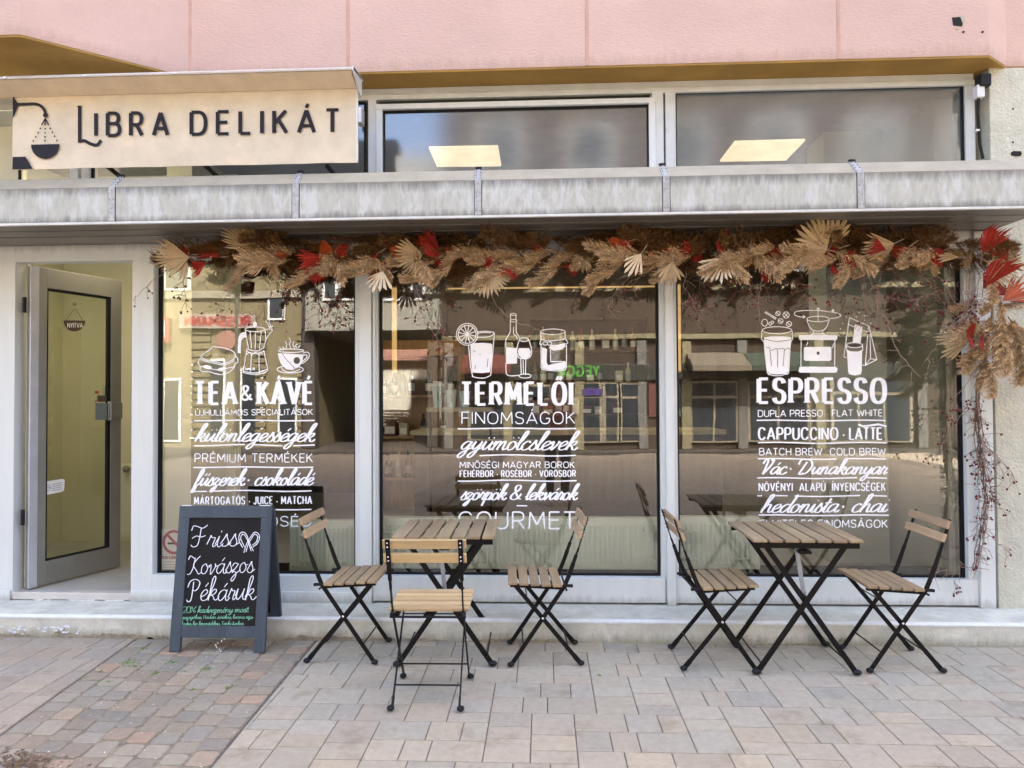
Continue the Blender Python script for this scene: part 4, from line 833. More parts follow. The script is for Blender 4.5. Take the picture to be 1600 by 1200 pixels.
for q_, lb in (((670, 231), (778, 229), (783, 259), (683, 260)), 'lit square ceiling panel behind the middle upper window'), (((1148, 222), (1258, 219), (1228, 250), (1125, 252)), 'lit square ceiling panel behind the right upper window'):
    Q_ = [gz(x, y, 3.425) for x, y in q_]; t = MB().use(PANEL); t.prism([(p.x, p.y) for p in Q_], 3.42, 3.436, 'XY'); tag(t.build('ceiling_light'), lb, 'ceiling light', 'lit ceiling panels')
def fill_panel(x, y, w_, d_, lab, z=3.41):
    t = MB().use(PANELH); t.bbox((x, y, z), (x+w_, y+d_, z+.026), .003); tag(t.build('ceiling_light'), lab, 'ceiling light', 'lit ceiling panels')  # unseen panels added only to brighten the interior
fill_panel(-1.2, 7.4, .6, .6, 'unseen glowing panel added deep in the shop to brighten the counter'); fill_panel(-3.9, 4.72, 1.0, .34, 'unseen glowing panel added above the entrance to brighten it', 2.60); fill_panel(3.4, 5.9, .6, .35, 'unseen glowing panel added to brighten the honey-coloured shelves'); fill_panel(-.6, 6.9, 1.2, .3, 'long unseen glowing panel added to brighten the middle of the shop'); fill_panel(1.2, 6.3, 1.2, .3, 'long unseen glowing panel added to brighten the right half of the shop')

def radiator(px0, px1, pz0, pz1, lab, y=4.66):
    a = gy(px0, pz1, y); b = gy(px1, pz0, y); x0, x1, z0, z1 = a.x, b.x, max(a.z, .22), b.z
    R = tag(empty('radiator', (0, 0, 0)), lab, 'radiator', 'radiators standing behind the windows'); t = MB().use(RADI)
    t.bbox((x0, y+.006, z0), (x1, y+.03, z1), .008); t.bbox((x0, y-.004, z1-.045), (x1, y+.01, z1), .006); t.bbox((x0, y-.004, z0), (x1, y+.01, z0+.045), .006); n = int((x1-x0)/.0335)
    for k in range(n):
        xa = x0+.03+(x1-x0-.06)*k/n; t.bbox((xa, y-.012, z0+.03), (xa+.020, y+.008, z1-.03), .008)
    o = t.build('panel'); o.parent = R; t = MB().use(RADI); t.bbox((x0, y-.004, z1-.006), (x1, y+.08, z1+.012), .004); o = t.build('top_grille'); o.parent = R
    for xx_ in (x0+.07, x1-.17):
        for zz in (z0+.06, z1-.09): t = MB().use(RADI); t.bbox((xx_, y-.022, zz), (xx_+.10, y, zz+.016), .005); o = t.build('bracket'); o.parent = R
    t = MB().use(RADI)
    for xx_ in (x0+.06, x1-.06): t.tube([(xx_, y+.02, z0), (xx_, y+.02, ZI)], .009, 8)
    o = t.build('pipe'); o.parent = R
radiator(452, 560, 817, 892, 'white panel radiator behind the window by the door')
radiator(582, 1040, 813, 888, 'long white panel radiator behind the middle window')
radiator(1050, 1187, 811, 889, 'white panel radiator behind the right window')
# narrow radiator with a valve inside the open door
R = tag(empty('radiator', (0, 0, 0)), 'narrow cream radiator with valve just inside the open door', 'radiator', 'radiators standing behind the windows')
t = MB().use(IWALL); a = gy(192, 838, 5.6); b = gy(212, 724, 5.6); t.bbox((a.x, 5.55, a.z), (b.x+.1, 5.62, b.z), .01); o = t.build('panel'); o.parent = R
t = MB().use(mat('valve_grey', (.25, .22, .17), .5)); c = gy(197, 733, 5.53); t.ball(c, .028, (1, 1, 1), 12, 8); o = t.build('valve'); o.parent = R

# lit brass tubes and a brass rail
def tube_lamp(p, q, r, lab, m=BRASSL):
    t = MB().use(m); p = Vector(p); q = Vector(q); t.tube([p, q], r, 12); t.use(BRASS); d = (q-p).normalized(); t.tube([p-d*.01, p], r*1.1, 12); t.tube([q, q+d*.01], r*1.1, 12)
    tag(t.build('tube_lamp', smooth=True), lab, 'tube lamp', 'lit brass tube lamps')
tube_lamp(gy(616, 450, 4.75), gy(616.5, 582, 4.75), .017, 'thick lit brass tube hanging at the left edge of the middle window')
tube_lamp(gy(700, 451, 4.72), gy(1027, 447.5, 4.72), .0055, 'long thin brass rail across the head of the middle window, its shine added as glow')  # a rail, not a lamp; its glow stands in for brass shine
tube_lamp(gy(1060.5, 445, 4.75), gy(1061.5, 580, 4.75), .012, 'slim lit brass tube hanging at the left edge of the right window')

# counter with cups, shelves with bottles and boxes
def shelf_unit(x0, x1, y0, y1, z0, zs, z1, lab, m=IWOOD, nb=5, seed=1):
    R = tag(empty('shelf_unit', ((x0+x1)/2, y0, z0)), lab, 'shelves'); inv = Matrix.Translation(-R.location)
    def pt(nm, mb): o = mb.build(nm); o.parent = R; o.matrix_parent_inverse = inv
    for x in (x0, x1-.03): t = MB().use(m); t.bbox((x, y0, z0), (x+.03, y1, z1), .003); pt('upright', t)
    t = MB().use(m); t.box((x0+.03, y1-.012, z0), (x1-.03, y1-.002, z1)); pt('back_panel', t)
    rnd = random.Random(seed)
    for z in zs:
        t = MB().use(m); t.bbox((x0+.03, y0, z), (x1-.03, y1-.012, z+.025), .003); pt('shelf', t)
    ORD = ['first', 'second', 'third', 'fourth', 'fifth', 'sixth', 'seventh', 'eighth', 'ninth', 'tenth', 'eleventh', 'twelfth']
    for zi, z in enumerate(zs[:-1]):
        x = x0+.08; n_b = 0; row = ORD[len(zs)-2-zi]+' shelf down of the '+lab.split(' ')[0]+' shelves'
        while x < x1-.12:
            k = rnd.random(); c = rnd.choice([(.03, .05, .02), (.10, .02, .02), (.35, .28, .14), (.5, .45, .35), (.02, .02, .03), (.25, .10, .03)])
            if k < .55:
                b = MB().use(mat('bottle_glass_%d' % int(c[0]*1000), c, .15)); h = rnd.uniform(.24, .31); r = .036
                b.lathe((x, y0+.12, z+.026), [(r, 0), (r, h*.55), (r*.85, h*.64), (.014, h*.76), (.014, h)], 12); b.use(PAPER if rnd.random() < .5 else GREYP); b.lathe((x, y0+.12, z+.026+h*.15), [(r+.001, 0), (r+.001, h*.28)], 12)
                tag(b.build('bottle', smooth=False), 'wine bottle, '+ORD[n_b]+' item from the left on the '+row, 'bottle', 'bottles on the '+lab.split(' ')[0]+' shelves'); x += rnd.uniform(.09, .14); n_b += 1
            elif k < .85:
                w_ = rnd.uniform(.07, .13); h = rnd.uniform(.1, .22); b = MB().use(mat('pack_%d' % int(c[0]*1000), c, .6)); b.bbox((x-.03, y0+.06, z+.026), (x-.03+w_, y0+.2, z+.026+h), .004); b.use(PAPER); b.box((x-.02, y0+.057, z+.05), (x-.04+w_, y0+.0605, z+.03+h*.6))
                tag(b.build('food_packet'), 'food packet, '+ORD[n_b]+' item from the left on the '+row, 'packet', 'packets on the '+lab.split(' ')[0]+' shelves'); x += w_+.04; n_b += 1
            else: x += .1
shelf_unit(2.75, 4.05, 6.3, 6.65, ZI, [.6, 1.05, 1.5, 1.95, 2.4], 2.5, 'honey-coloured wooden shelves of bottles at the right of the shop', seed=3)
shelf_unit(-.2, 1.3, 8.7, 9.05, ZI, [1.2, 1.6, 2.0, 2.4], 2.45, 'dark wooden shelves of bottles behind the counter', IDARK, seed=5)
shelf_unit(-1.9, -.9, 7.6, 7.95, ZI, [.55, 1.0, 1.45, 1.9], 2.1, 'brown wooden shelves of groceries left of the counter', IWOOD, seed=8)
R = tag(empty('shop_counter', (.2, 6.6, ZI)), 'long dark wooden counter with a pale top across the shop', 'counter'); inv = Matrix.Translation(-R.location)
t = MB().use(IDARK); t.bbox((-1.2, 6.45, ZI), (1.6, 7.0, 1.10), .004); o = t.build('body'); o.parent = R; o.matrix_parent_inverse = inv
t = MB().use(mat('pale_counter_top', (.40, .34, .22), .4)); t.bbox((-1.23, 6.40, 1.10), (1.63, 7.05, 1.14), .004); o = t.build('top'); o.parent = R; o.matrix_parent_inverse = inv
R2_ = tag(empty('wall_shelf', (0, 5.2, 1.2)), 'pale shelf board carrying paper cups behind the middle window', 'shelf'); z_ = gy(700, 637, 5.2).z
t = MB().use(mat('pale_counter_top', (0, 0, 0))); t.bbox((X_(668, 5.2), 5.12, z_-.03), (X_(770, 5.2), 5.30, z_), .003); o = t.build('board'); o.parent = R2_; o.matrix_parent_inverse = Matrix.Translation(-R2_.location)
for px in (672, 766): t = MB().use(BLK); t.bbox((X_(px, 5.2)-.008, 5.2, ZI), (X_(px, 5.2)+.008, 5.22, z_-.03), .002); o = t.build('support'); o.parent = R2_; o.matrix_parent_inverse = Matrix.Translation(-R2_.location)
for px, hh, lb in ((684, 38, 'lidded tall white paper cup, left of three on the shelf'), (705, 30, 'white paper cup with green mark, middle of three on the shelf'), (726, 28, 'white paper cup behind the lettering, right of three on the shelf')):
    c = gy(px, 636.5, 5.18); h = hh/FPX*5.15; R3 = tag(empty('paper_cup', (c.x, 5.18, z_)), lb, 'cup', 'paper cups on the shelf')
    t = MB().use(mat('pale_blue_paper', (.55, .66, .66), .5)); t.lathe((0, 0, .001), [(.030, 0), (.043, h*.9), (.045, h*.92)], 18); o = t.build('cup', smooth=False); o.parent = R3
    t = MB().use(mat('green_print', (.05, .22, .18), .5)); t.bbox((.003, -.0415, h*.3), (.007, -.038, h*.7), .001); o = t.build('printed_mark'); o.parent = R3
    if px == 684: t = MB().use(PAPER); t.lathe((0, 0, h*.9), [(.047, 0), (.047, .012), (.036, .02), (.034, .035)], 18); o = t.build('lid'); o.parent = R3

# ================================================================ AWNING SIGN
SY = 4.00
SG = tag(empty('awning_sign', (X_(290, SY, 200), SY+.1, 3.3)), 'long beige canvas awning sign with dark lettering and a hanging scale, above the zinc canopy', 'sign')
SINV = Matrix.Translation(-SG.location)
def sp(name, mb, sm_=False): o = mb.build(name, smooth=sm_); o.parent = SG; o.matrix_parent_inverse = SINV; return o
tl, tr_, bl, br_ = gy(20, 152, SY), gy(558, 137, SY), gy(20, 262, SY), gy(556, 257, SY)
SZT, SZB = (tl.z+tr_.z)/2+.03, (bl.z+br_.z)/2
t = MB().use(FABR)
nx_ = 60; W0, W1 = tl.x, tr_.x
for i in range(nx_):
    a = i/nx_; b = (i+1)/nx_; f_ = lambda u: .003*math.sin(u*19)+.002*math.sin(u*47)
    t.add([(W0+(W1-W0)*a, SY+f_(a), SZB), (W0+(W1-W0)*b, SY+f_(b), SZB), (W0+(W1-W0)*b, SY, SZT), (W0+(W1-W0)*a, SY, SZT)], [(0, 1, 2, 3)])
    t.add([(W0+(W1-W0)*a, SY+.004+f_(a), SZB), (W0+(W1-W0)*b, SY+.004+f_(b), SZB), (W0+(W1-W0)*b, SY+.004, SZT), (W0+(W1-W0)*a, SY+.004, SZT)], [(0, 3, 2, 1)])
sp('valance', t, True)
SPM = plane_map((0, SY-.006, 0), (0, -1, 0))
t = MB().use(SIGNK); t.keepn = True
for s_, x0, x1, y0, y1, h in (('IBRA', 147, 265, 212, 211, 35), ('DELIKÁT', 296, 532, 210, 206, 34.5)):
    text(t, s_, 'caps', x0, x1, y0, y1, h, 6.2, 5.2, SPM, gap=.62 if len(s_) < 5 else .58, roundcap=False)
ribbon(t, [(124.5, 165), (124.5, 223)], lambda d: 5.5, SPM, .0008, False); ribbon(t, catmull([(123, 221), (132, 220), (142, 225), (152, 226.5), (158, 219)], 6), lambda d: 5, SPM, .0010, False)
ribbon(t, [(121, 166.5), (128, 166.5)], lambda d: 2, SPM, .0012, False)
sp('sign_lettering', t)
t = MB().use(SIGNK); t.keepn = True; q8 = lambda L_: [(x/8, 130+y/8) for x, y in L_]
fill(t, q8([(160, 60), (195, 60), (210, 90), (208, 130), (180, 172), (180, 185), (220, 245), (225, 290), (190, 380), (160, 440)]), SPM, .0006)
fill(t, q8([(160, 922), (320, 918), (408, 1072), (155, 1078)]), SPM, .0006)
ribbon(t, catmull(q8([(215, 265), (330, 262), (440, 260), (510, 285), (555, 335), (572, 395)]), 6), lambda d: 4.6, SPM, .0010)
fill(t, [(570/8+4*math.cos(a), 130+400/8+4*math.sin(a)) for a in [PI*k/8 for k in range(16)]], SPM, .0014)
for a, b in (((568, 440), (522, 528)), ((568, 440), (566, 528)), ((568, 440), (612, 528))): ribbon(t, q8([a, b]), lambda d: 1.9, SPM, .0018, False)
for L_ in (((505, 565), (478, 620), (448, 672), (418, 722)), ((566, 570), (564, 620), (563, 670), (562, 720)), ((628, 565), (655, 615), (683, 665), (712, 718))):
    for x, y in L_: fill(t, [(x/8+1.3*math.cos(a), 130+y/8+1.5*math.sin(a)) for a in [PI*k/4 for k in range(8)]], SPM, .0008)
fill(t, q8([(388, 768), (745, 760)]+[(566+179*math.cos(a), 765+182*math.sin(a)) for a in [PI*k/16 for k in range(1, 16)]]), SPM, .0008)
sp('scale_emblem', t)
t = MB().use(ALU); HX0, HX1 = gy(-60, 118, 3.90).x, gy(553, 108, 3.90).x+.012
ht = (gy(0, 119, 3.86).z+gy(553, 107, 3.86).z)/2
t.prism([(3.850, ht-.016), (3.846, ht-.008), (3.852, ht), (4.06, ht+.018), (4.06, ht+.010), (3.862, ht-.014)], HX0, HX1, 'YZ')
sp('hood', t)
t = MB().use(HOODU); t.prism([(3.860, ht-.018), (3.99, SZT-.035), (4.05, SZT-.02), (4.05, ht+.006), (3.861, ht-.015)], HX0+.01, HX1-.02, 'YZ'); sp('hood_underside', t)
t = MB().use(ALU); t.prism([(3.846, ht-.020), (3.846, ht+.004), (4.03, ht+.02), (4.03, SZT-.07), (3.99, SZT-.07)], HX1-.008, HX1, 'YZ'); t.bbox((W1-.004, SY-.004, SZB), (W1+.004, SY+.012, SZT-.02), .002); sp('hood_end_cap', t)
t = MB().use(ALU)
for px in (8, 134, 272, 407, 537): x = X_(px, 3.85, 115); t.bbox((x-.010, 3.843, ht-.016), (x+.010, 3.858, ht-.004), .002)
sp('hood_clip', t)
for x0 in (200, 355, 545):
    t = MB().use(BLKP); a = gy(x0-35, 258, SY+.03); t.bar(a, a+Vector((.16, .42, -.19)), .02, .02, e=.003); sp('bracket_arm', t)
t = MB().use(ALU); t.bbox((gy(560, 172, 4.47).x, 4.42, gy(560, 196, 4.47).z), (gy(568, 172, 4.47).x, 4.5, gy(560, 172, 4.47).z), .004); sp('bracket_plate', t)

# ================================================================ CHAIRS AND TABLES
def cvar(): k = random.uniform(.84, 1.16); return (k*random.uniform(.97, 1.03), k, k*random.uniform(.95, 1.05))
def make_chair(fresh=False):
    """folding bistro chair facing +x, feet at z=0; measured from the side view of the left chair"""
    T = empty('folding_chair'); sw, bw = (WOODL, WOODL) if fresh else (WOODG, WOODX)
    def pt(n, mb, par=T, sm_=False): o = mb.build(n, smooth=sm_); o.parent = par; return o
    for k in range(5):                                    # seat slats, sloping a little to the back
        u = -.088+k*.0595; z = .431+(u+.09)*.06; t = MB().use(sw); t.col = cvar(); t.bbox((u, -.192, z-.008), (u+.050, .192, z+.008), .004); pt('seat_slat', t)
    for s_ in (-1, 1):
        t = MB().use(BLK); t.bar((-.105, s_*.150, .410), (.19, s_*.150, .428), .022, .018, e=.002); pt('seat_rail', t)
        y = s_*.167                                       # back post runs down to the front foot
        pts = [Vector(p) for p in ((.180, y, .016), (.015, y, .254), (-.103, y, .425), (-.128, y, .484), (-.150, y, .545))]
        t = MB().use(BLK)
        for a, b in zip(pts[:-1], pts[1:]): t.bar(a, b, .006, .023, (1, 0, .4), e=.0015)
        tw = [(-.150, .545, 0), (-.166, .590, .5), (-.180, .628, 1), (-.232, .792, 1)]     # the bar twists to face the back slats
        for (u0, z0, k0), (u1, z1, k1) in zip(tw[:-1], tw[1:]): kk = (k0+k1)/2; t.bar((u0, y, z0), (u1, y, z1), .006+.016*kk, .023-.018*kk, (1, 0, .3), e=.0012)
        o = pt('back_post', t)
        for z, u in ((.775, -.2235), (.756, -.218), (.708, -.2030), (.689, -.197)):
            rv = MB().use(CHROME); rv.ball((u-.0085, y, z), .0042, n=8, m=5); pt('rivet', rv, o)
        y2 = s_*.155                                      # other leg: seat front down to the rear foot
        t = MB().use(BLK); t.bar((-.180, y2, .016), (.160, y2, .424), .006, .023, (1, 0, -.4), e=.0015); t.bar((-.183, y2, .012), (-.152, y2, .05), .009, .026, (1, 0, -.4), e=.002); pt('leg', t)
        for u, yy in ((.188, y), (-.188, y2)):
            t = MB().use(BLKP); t.ball((u, yy+s_*.006, .013), .019, (1.05, .95, .68), 12, 7); pt('foot_cap', t)
        t = MB().use(BLKP); t.bar((-.148, y, .424), (-.10, y, .428), .014, .016, e=.004); pt('hinge_clip', t)
        t = MB().use(CHROME); t.ball((.015, s_*.172, .254), .007, (1, .5, 1), 8, 5); pt('pivot_bolt', t)
    for a, b, r in (((.120, -.165, .10), (.120, .165, .10), .004), ((-.122, -.153, .092), (-.122, .153, .092), .004), ((.100, -.153, .356), (.100, .153, .356), .0035), ((-.112, -.18, .405), (-.112, .18, .405), .0055)):
        t = MB().use(BLK); t.tube([a, b], r, 8); pt('cross_rod', t)
    for z0, z1 in ((.745, .790), (.678, .722)):
        t = MB().use(bw); t.col = cvar(); u = lambda z: -.2205+(.765-z)*.31
        tt = MB(); tt.cur = 0; tt.bbox((-.0085, -.192, -.0225), (.0085, .192, .0225), .004); zc = (z0+z1)/2; a = math.atan(.31)
        t.add([(u(zc)+.011+v[0]*math.cos(a)-v[2]*math.sin(a), v[1], zc+v[0]*math.sin(a)+v[2]*math.cos(a)) for v in tt.v], tt.f); pt('back_slat', t)
    return T
def make_table():
    T = empty('folding_table')
    def pt(n, mb): o = mb.build(n); o.parent = T; return o
    for k in range(7):
        x = -.275+k*.0802; t = MB().use(WOODG); t.col = cvar(); t.bbox((x, -.27, .686), (x+.0685, .27, .702), .004); pt('top_slat', t)
    for y in (-.245, .245):
        t = MB().use(BLK); t.bbox((-.262, y-.006, .654), (.262, y+.006, .6855), .003); pt('top_rail', t)
    for s_ in (-1, 1):
        for d in (-1, 1):
            y = s_*(.222 if d > 0 else .208); t = MB().use(BLK); t.bar((-d*.249, y, .014), (d*.200, y, .662), .008, .028, (1, 0, -.6*d), e=.0015); pt('leg', t)
            t = MB().use(BLKP); t.ball((-d*.255, y, .014), .022, (1.15, .95, .66), 12, 7); pt('foot_cap', t)
    for x in (-.225, .225): t = MB().use(BLK); t.tube([(x, -.222, .050), (x, .222, .050)], .0045, 8); pt('cross_rod', t)
    t = MB().use(STEEL); t.bar((-.03, -.17, .655), (.005, -.20, .34), .022, .005, (0, 1, .2), e=.001); pt('brace', t)
    t = MB().use(BLK); t.bbox((-.03, -.23, .62), (.03, .23, .635), .003); pt('under_rail', t)
    return T
ch = make_chair(); GC = 'wooden slatted folding chairs'; n_ = 0
for x, y, rz, lb in ((-1.112, 3.965, 0, 'weathered slatted folding chair left of the left table, beside the chalkboard'),
                     (-.010, 3.965, PI+.06, 'weathered slatted folding chair seen side on at the right of the left table'),
                     (.905, 3.925, .03, 'weathered slatted folding chair left of the right table, its back against the white mullion'),
                     (1.865, 3.93, PI, 'weathered slatted folding chair at the far right of the row')):
    o = ch if n_ == 0 else copy_tree(ch); n_ += 1
    o.location = (x, y, .004); o.rotation_euler.z = rz; tag(o, lb, 'chair', GC)
o = make_chair(True); o.location = (-.556, 3.425, .004); o.rotation_euler.z = PI/2+.015; tag(o, 'pale new-wood folding chair nearest the camera, seen from behind', 'chair', GC)
tb = make_table(); GT = 'slatted folding tables'
tb.location = (-.545, 3.994, .004); tb.rotation_euler.z = .02; tag(tb, 'square slatted folding table behind the pale chair', 'table', GT)
o = copy_tree(tb); o.location = (1.346, 3.94, .004); o.rotation_euler.z = -.015; tag(o, 'square slatted folding table at the right between two chairs', 'table', GT)

# ================================================================ CHALKBOARD
AB = tag(empty('chalkboard_sign', (-1.865, 4.06, 0)), 'blue-grey wooden A-frame chalkboard with white and green handwriting by the door', 'chalkboard'); AINV = Matrix.Translation(-AB.location)
def ap(n, mb, sm_=False, par=AB): o = mb.build(n, smooth=sm_); o.parent = par; o.matrix_parent_inverse = AINV if par == AB else Matrix.Identity(4); return o
A0 = Vector((-2.140, 3.945, 0)); A1 = Vector((-1.590, 3.950, 0)); Tp = Vector((0, .115, .815))     # front leaf leans back
ax = (A1-A0).normalized(); AW = (A1-A0).length; az = Tp.normalized(); AH = Tp.length; an = ax.cross(az).normalized()
if an.y > 0: an = -an
def abox(mb, u0, u1, w0, w1, n0, n1, o_=A0, x_=ax, z_=az, nn=an, e=.003):
    t = MB(); t.cur = 0; t.bbox((u0, w0, n0), (u1, w1, n1), e); mb.add([o_+x_*v[0]+z_*v[1]+nn*v[2] for v in t.v], t.f)
LW = .062
for u in (0, AW-LW): t = MB().use(BOARDW); abox(t, u, u+LW, .004, AH-.070, -.012, .012); ap('leg', t)
t = MB().use(BOARDW); abox(t, 0, AW, AH-.070, AH, -.012, .0125); ap('top_rail', t)
t = MB().use(BOARDW); abox(t, LW, AW-LW, .082, .146, -.012, .010); ap('bottom_rail', t)
t = MB().use(SLATE); abox(t, LW-.005, AW-LW+.005, .146, AH-.068, -.010, .003); ap('writing_panel', t)
B0 = Vector((-2.115, 4.205, 0)); bz = (Vector((0, -.130, .80))).normalized(); bn = ax.cross(bz).normalized()
for u in (0, AW-.082): t = MB().use(BOARDW); abox(t, u, u+LW, .004, .80, -.012, .012, B0, ax, bz, bn); ap('rear_leg', t)
t = MB().use(BOARDW); abox(t, LW, AW-.082, .73, .80, -.012, .012, B0, ax, bz, bn); abox(t, LW, AW-.082, .10, .16, -.012, .012, B0, ax, bz, bn); ap('rear_rail', t)
t = MB().use(SLATE); abox(t, LW, AW-.082, .16, .73, -.004, .004, B0, ax, bz, bn); ap('rear_panel', t)
t = MB().use(PAPER)
for u in (.01, AW-.075): abox(t, u, u+.062, AH-.002, AH+.003, -.012, .012, e=.001)
ap('hinge', t)
AM = plane_map(tuple(A0+an*.0035), tuple(an))
def chalk(name, m, fn):
    t = MB().use(m); t.keepn = True; fn(t); ap(name, t)
chk = dict(slant=.10, jit=.03, lift=.0008, roundcap=True)
chalk('chalk_lettering', CHW, lambda t: text(t, 'Friss', 'script', 297, 371, 854, 854, 34, 1.3, 1.05, AM, **chk))
chalk('chalk_lettering', CHW, lambda t: text(t, 'Kovászos', 'script', 292, 396, 897, 895, 31, 1.25, 1.0, AM, **chk))
chalk('chalk_lettering', CHW, lambda t: text(t, 'Pékáruk', 'script', 291, 399, 939, 937, 34, 1.45, 1.15, AM, **chk))
chalk('chalk_small_lettering', CHG, lambda t: text(t, '20% kedvezmény most:', 'script', 285, 389, 957.5, 956.5, 9.5, .85, .6, AM, **chk))
chalk('chalk_small_lettering', CHG, lambda t: text(t, 'pezsgőkre, Hadan sörökre, barna rizs-', 'script', 285, 397, 967, 966.5, 6, .62, .45, AM, **chk))
chalk('chalk_small_lettering', CHG, lambda t: text(t, 'kodra, bio limonádékra, Tanki-tunkra', 'script', 283, 381, 977, 976.5, 6, .62, .45, AM, **chk))
def pretz(t):
    f = lambda L_: catmull([(250+x/7.5, 770+y/7.5) for x, y in L_], 6)
    out = f([(985, 700), (1000, 640), (1030, 570), (1075, 500), (1110, 462), (1150, 475), (1168, 520), (1150, 580), (1110, 620), (1090, 635)]); inn = f([(1010, 690), (1035, 600), (1070, 540), (1105, 490), (1135, 495), (1145, 530), (1125, 580), (1085, 612)])
    out2 = f([(1095, 680), (1065, 620), (1040, 560), (1020, 500), (985, 462), (945, 470), (925, 520), (935, 580), (970, 640)]); inn2 = f([(1070, 680), (1045, 610), (1020, 540), (985, 490), (955, 500), (950, 545), (975, 600), (990, 630)])
    for k, L_ in enumerate((out, inn, out2, inn2)): ribbon(t, L_, lambda d: 1.1, AM, .0008+k*.0002)
    for x, y in ((1155, 515), (1140, 565), (1110, 480), (935, 545), (950, 600), (965, 480), (1060, 640), (1010, 660), (1130, 600), (1000, 475)): q = (250+x/7.5, 770+y/7.5); ribbon(t, [q, (q[0]+.8, q[1]+1.2)], lambda d: 1.0, AM, .0018)
chalk('pretzel_drawing', CHW, pretz)
t = MB().use(CHROME)                                      # little chain trailing to the ground
for k in range(15):
    f_ = k/14; c = A0+ax*(.275+.02*math.sin(k))+Vector((0, .10-.10*f_, .13*(1-f_)+.006)); t.ball(c, .005, (1, .6, 1.2), 6, 4)
for k in range(12):
    f_ = k/11; c = A0+ax*(.275+.09*f_)+Vector((0, .0+.11*f_, .006+.12*f_*f_)); t.ball(c, .0035, (1, .6, 1.2), 5, 3)
ap('chain', t)

# ================================================================ GARLAND
GA = tag(empty('dried_flower_garland', (0, 4.30, 2.30)), 'long garland of pampas plumes, cream palm fans and red leaves along the window heads', 'garland')
def plume_mesh(L_, R, n, seed, dark=1.0, droop=.25):
    rnd = random.Random(seed); mb = MB().use(PAMP if dark > 1 else PAMP_SHADE); N = 8; stem = []
    bend = rnd.uniform(-.10, .10)
    for k in range(N+1): t = k/N; stem.append(Vector((L_*t, bend*L_*t*t, -droop*L_*t*t)))
    mb.col = (.6, .55, .5); mb.tube(stem, [.003*(1-.7*k/N) for k in range(N+1)], 4)
    def at(t): i = min(N-1, int(t*N)); return stem[i].lerp(stem[i+1], t*N-i)
    nb_ = int(n/46)
    for b_ in range(nb_):                                 # downy side branches, each a clump of fine fibres
        t = .06+.94*(b_+rnd.random())/nb_; p = at(min(t, .999)); a = rnd.uniform(0, 2*PI); rad = R*math.sin(PI*min(1, .16+t*.80))**.7*rnd.uniform(.55, 1.25)
        out = Vector((rnd.uniform(.7, 1.7), math.cos(a), math.sin(a)-.25)).normalized(); bl_ = rad*1.25; cb_ = rnd.uniform(.62, 1.28)*dark
        sag = Vector((.25, 0, -.55))*bl_
        for f_ in range(46):
            u = rnd.random()**.75; q = p+out*bl_*u+sag*u*u; d = (out+Vector((rnd.gauss(0, .75), rnd.gauss(0, .75), rnd.gauss(-.15, .75)))).normalized(); fl_ = rnd.uniform(.008, .024)*(1.15-.5*u)*(R/.06)**.5
            wv_ = d.cross(Vector((rnd.gauss(0, 1), rnd.gauss(0, 1), rnd.gauss(0, 1)))).normalized()*rnd.uniform(.0006, .0015)
            c = cb_*rnd.uniform(.75, 1.25)*(.85+.3*u); mb.col = (c, c*rnd.uniform(.90, 1.0), c*rnd.uniform(.78, 1.0)); mb.add([q-wv_, q+wv_, q+d*fl_], [(0, 1, 2)])
    mb.keepn = True; return mb
def fan_mesh(kind, R, spread, n, seed, split=.55):
    """pleated palm fan opening along +x, blade in the x-z plane"""
    rnd = random.Random(seed); m = {'b': PALMB, 'w': PALMW, 'r': REDL, 'o': ORGL}[kind]; mb = MB().use(m); mb.keepn = True; cup = {'b': .35, 'w': .25, 'r': 1.15, 'o': 1.0}[kind]*rnd.choice((-1, 1)); pf = .0035 if kind in 'bw' else .006
    for k in range(n):
        a = math.radians(-spread/2+spread*(k+.5)/n); h = math.radians(spread/n)*.5; rr = R*rnd.uniform(.86, 1.04)*(1-.22*abs(2*(k+.5)/n-1)**2)
        c = rnd.uniform(.75, 1.15); mb.col = (c, c*rnd.uniform(.94, 1.0), c*rnd.uniform(.88, 1.0))
        def pp(r, t, y): return Vector((r*math.cos(t), y+.10*r*r/R*math.sin(3*t+seed)+cup*(t*t*.55+(r/R)**2*.35)*r, r*math.sin(t)))
        f = pf; rs = rr*split; tipa = a+rnd.gauss(0, .03); ytip = rnd.uniform(-.12, .05)*R
        v = [Vector((0, 0, 0)), pp(rs, a-h, 0), pp(rs, a, -f), pp(rs, a+h, 0), pp(rr*.84, a-h*.62, ytip*.4), pp(rr*.84, a, ytip*.4-f), pp(rr*.84, a+h*.62, ytip*.4), pp(rr, tipa, ytip)]
        mb.add(v, [(0, 1, 2), (0, 2, 3), (1, 4, 5, 2), (2, 5, 6, 3), (4, 7, 5), (5, 7, 6)])
    if kind == 'w':
        pass
    mb.use(TWIG); mb.tube([(0, 0, 0), (-.06, 0, 0)], .0025, 5); return mb
def place(o, px, py, Y, ang, yawd=0, roll=0, sc=1):
    """ang: direction of the part's +x in the facade plane, degrees anticlockwise; yawd: swing toward the street"""
    o.location = gy(px, py, Y)-GA.location
    o.rotation_mode = 'XYZ'; Mx = Matrix.Rotation(-math.radians(ang), 4, 'Y') @ Matrix.Rotation(-math.radians(yawd), 4, 'Z') @ Matrix.Rotation(math.radians(roll), 4, 'X')
    o.rotation_euler = Mx.to_euler(); o.scale = (sc, sc, sc); o.parent = GA
pl_l = [plume_mesh(.30, .058, 5200, s, 1.30) for s in (1, 2)]+[plume_mesh(.24, .052, 4400, s, 1.15) for s in (3, 4)]
pl_d = [plume_mesh(.29, .082, 5600, s, .62, .1) for s in (5, 6, 7)]
pme = [m_.build('pampas_plume') for m_ in pl_l]+[m_.build('shaded_brown_plume') for m_ in pl_d]
used = [0]*len(pme)
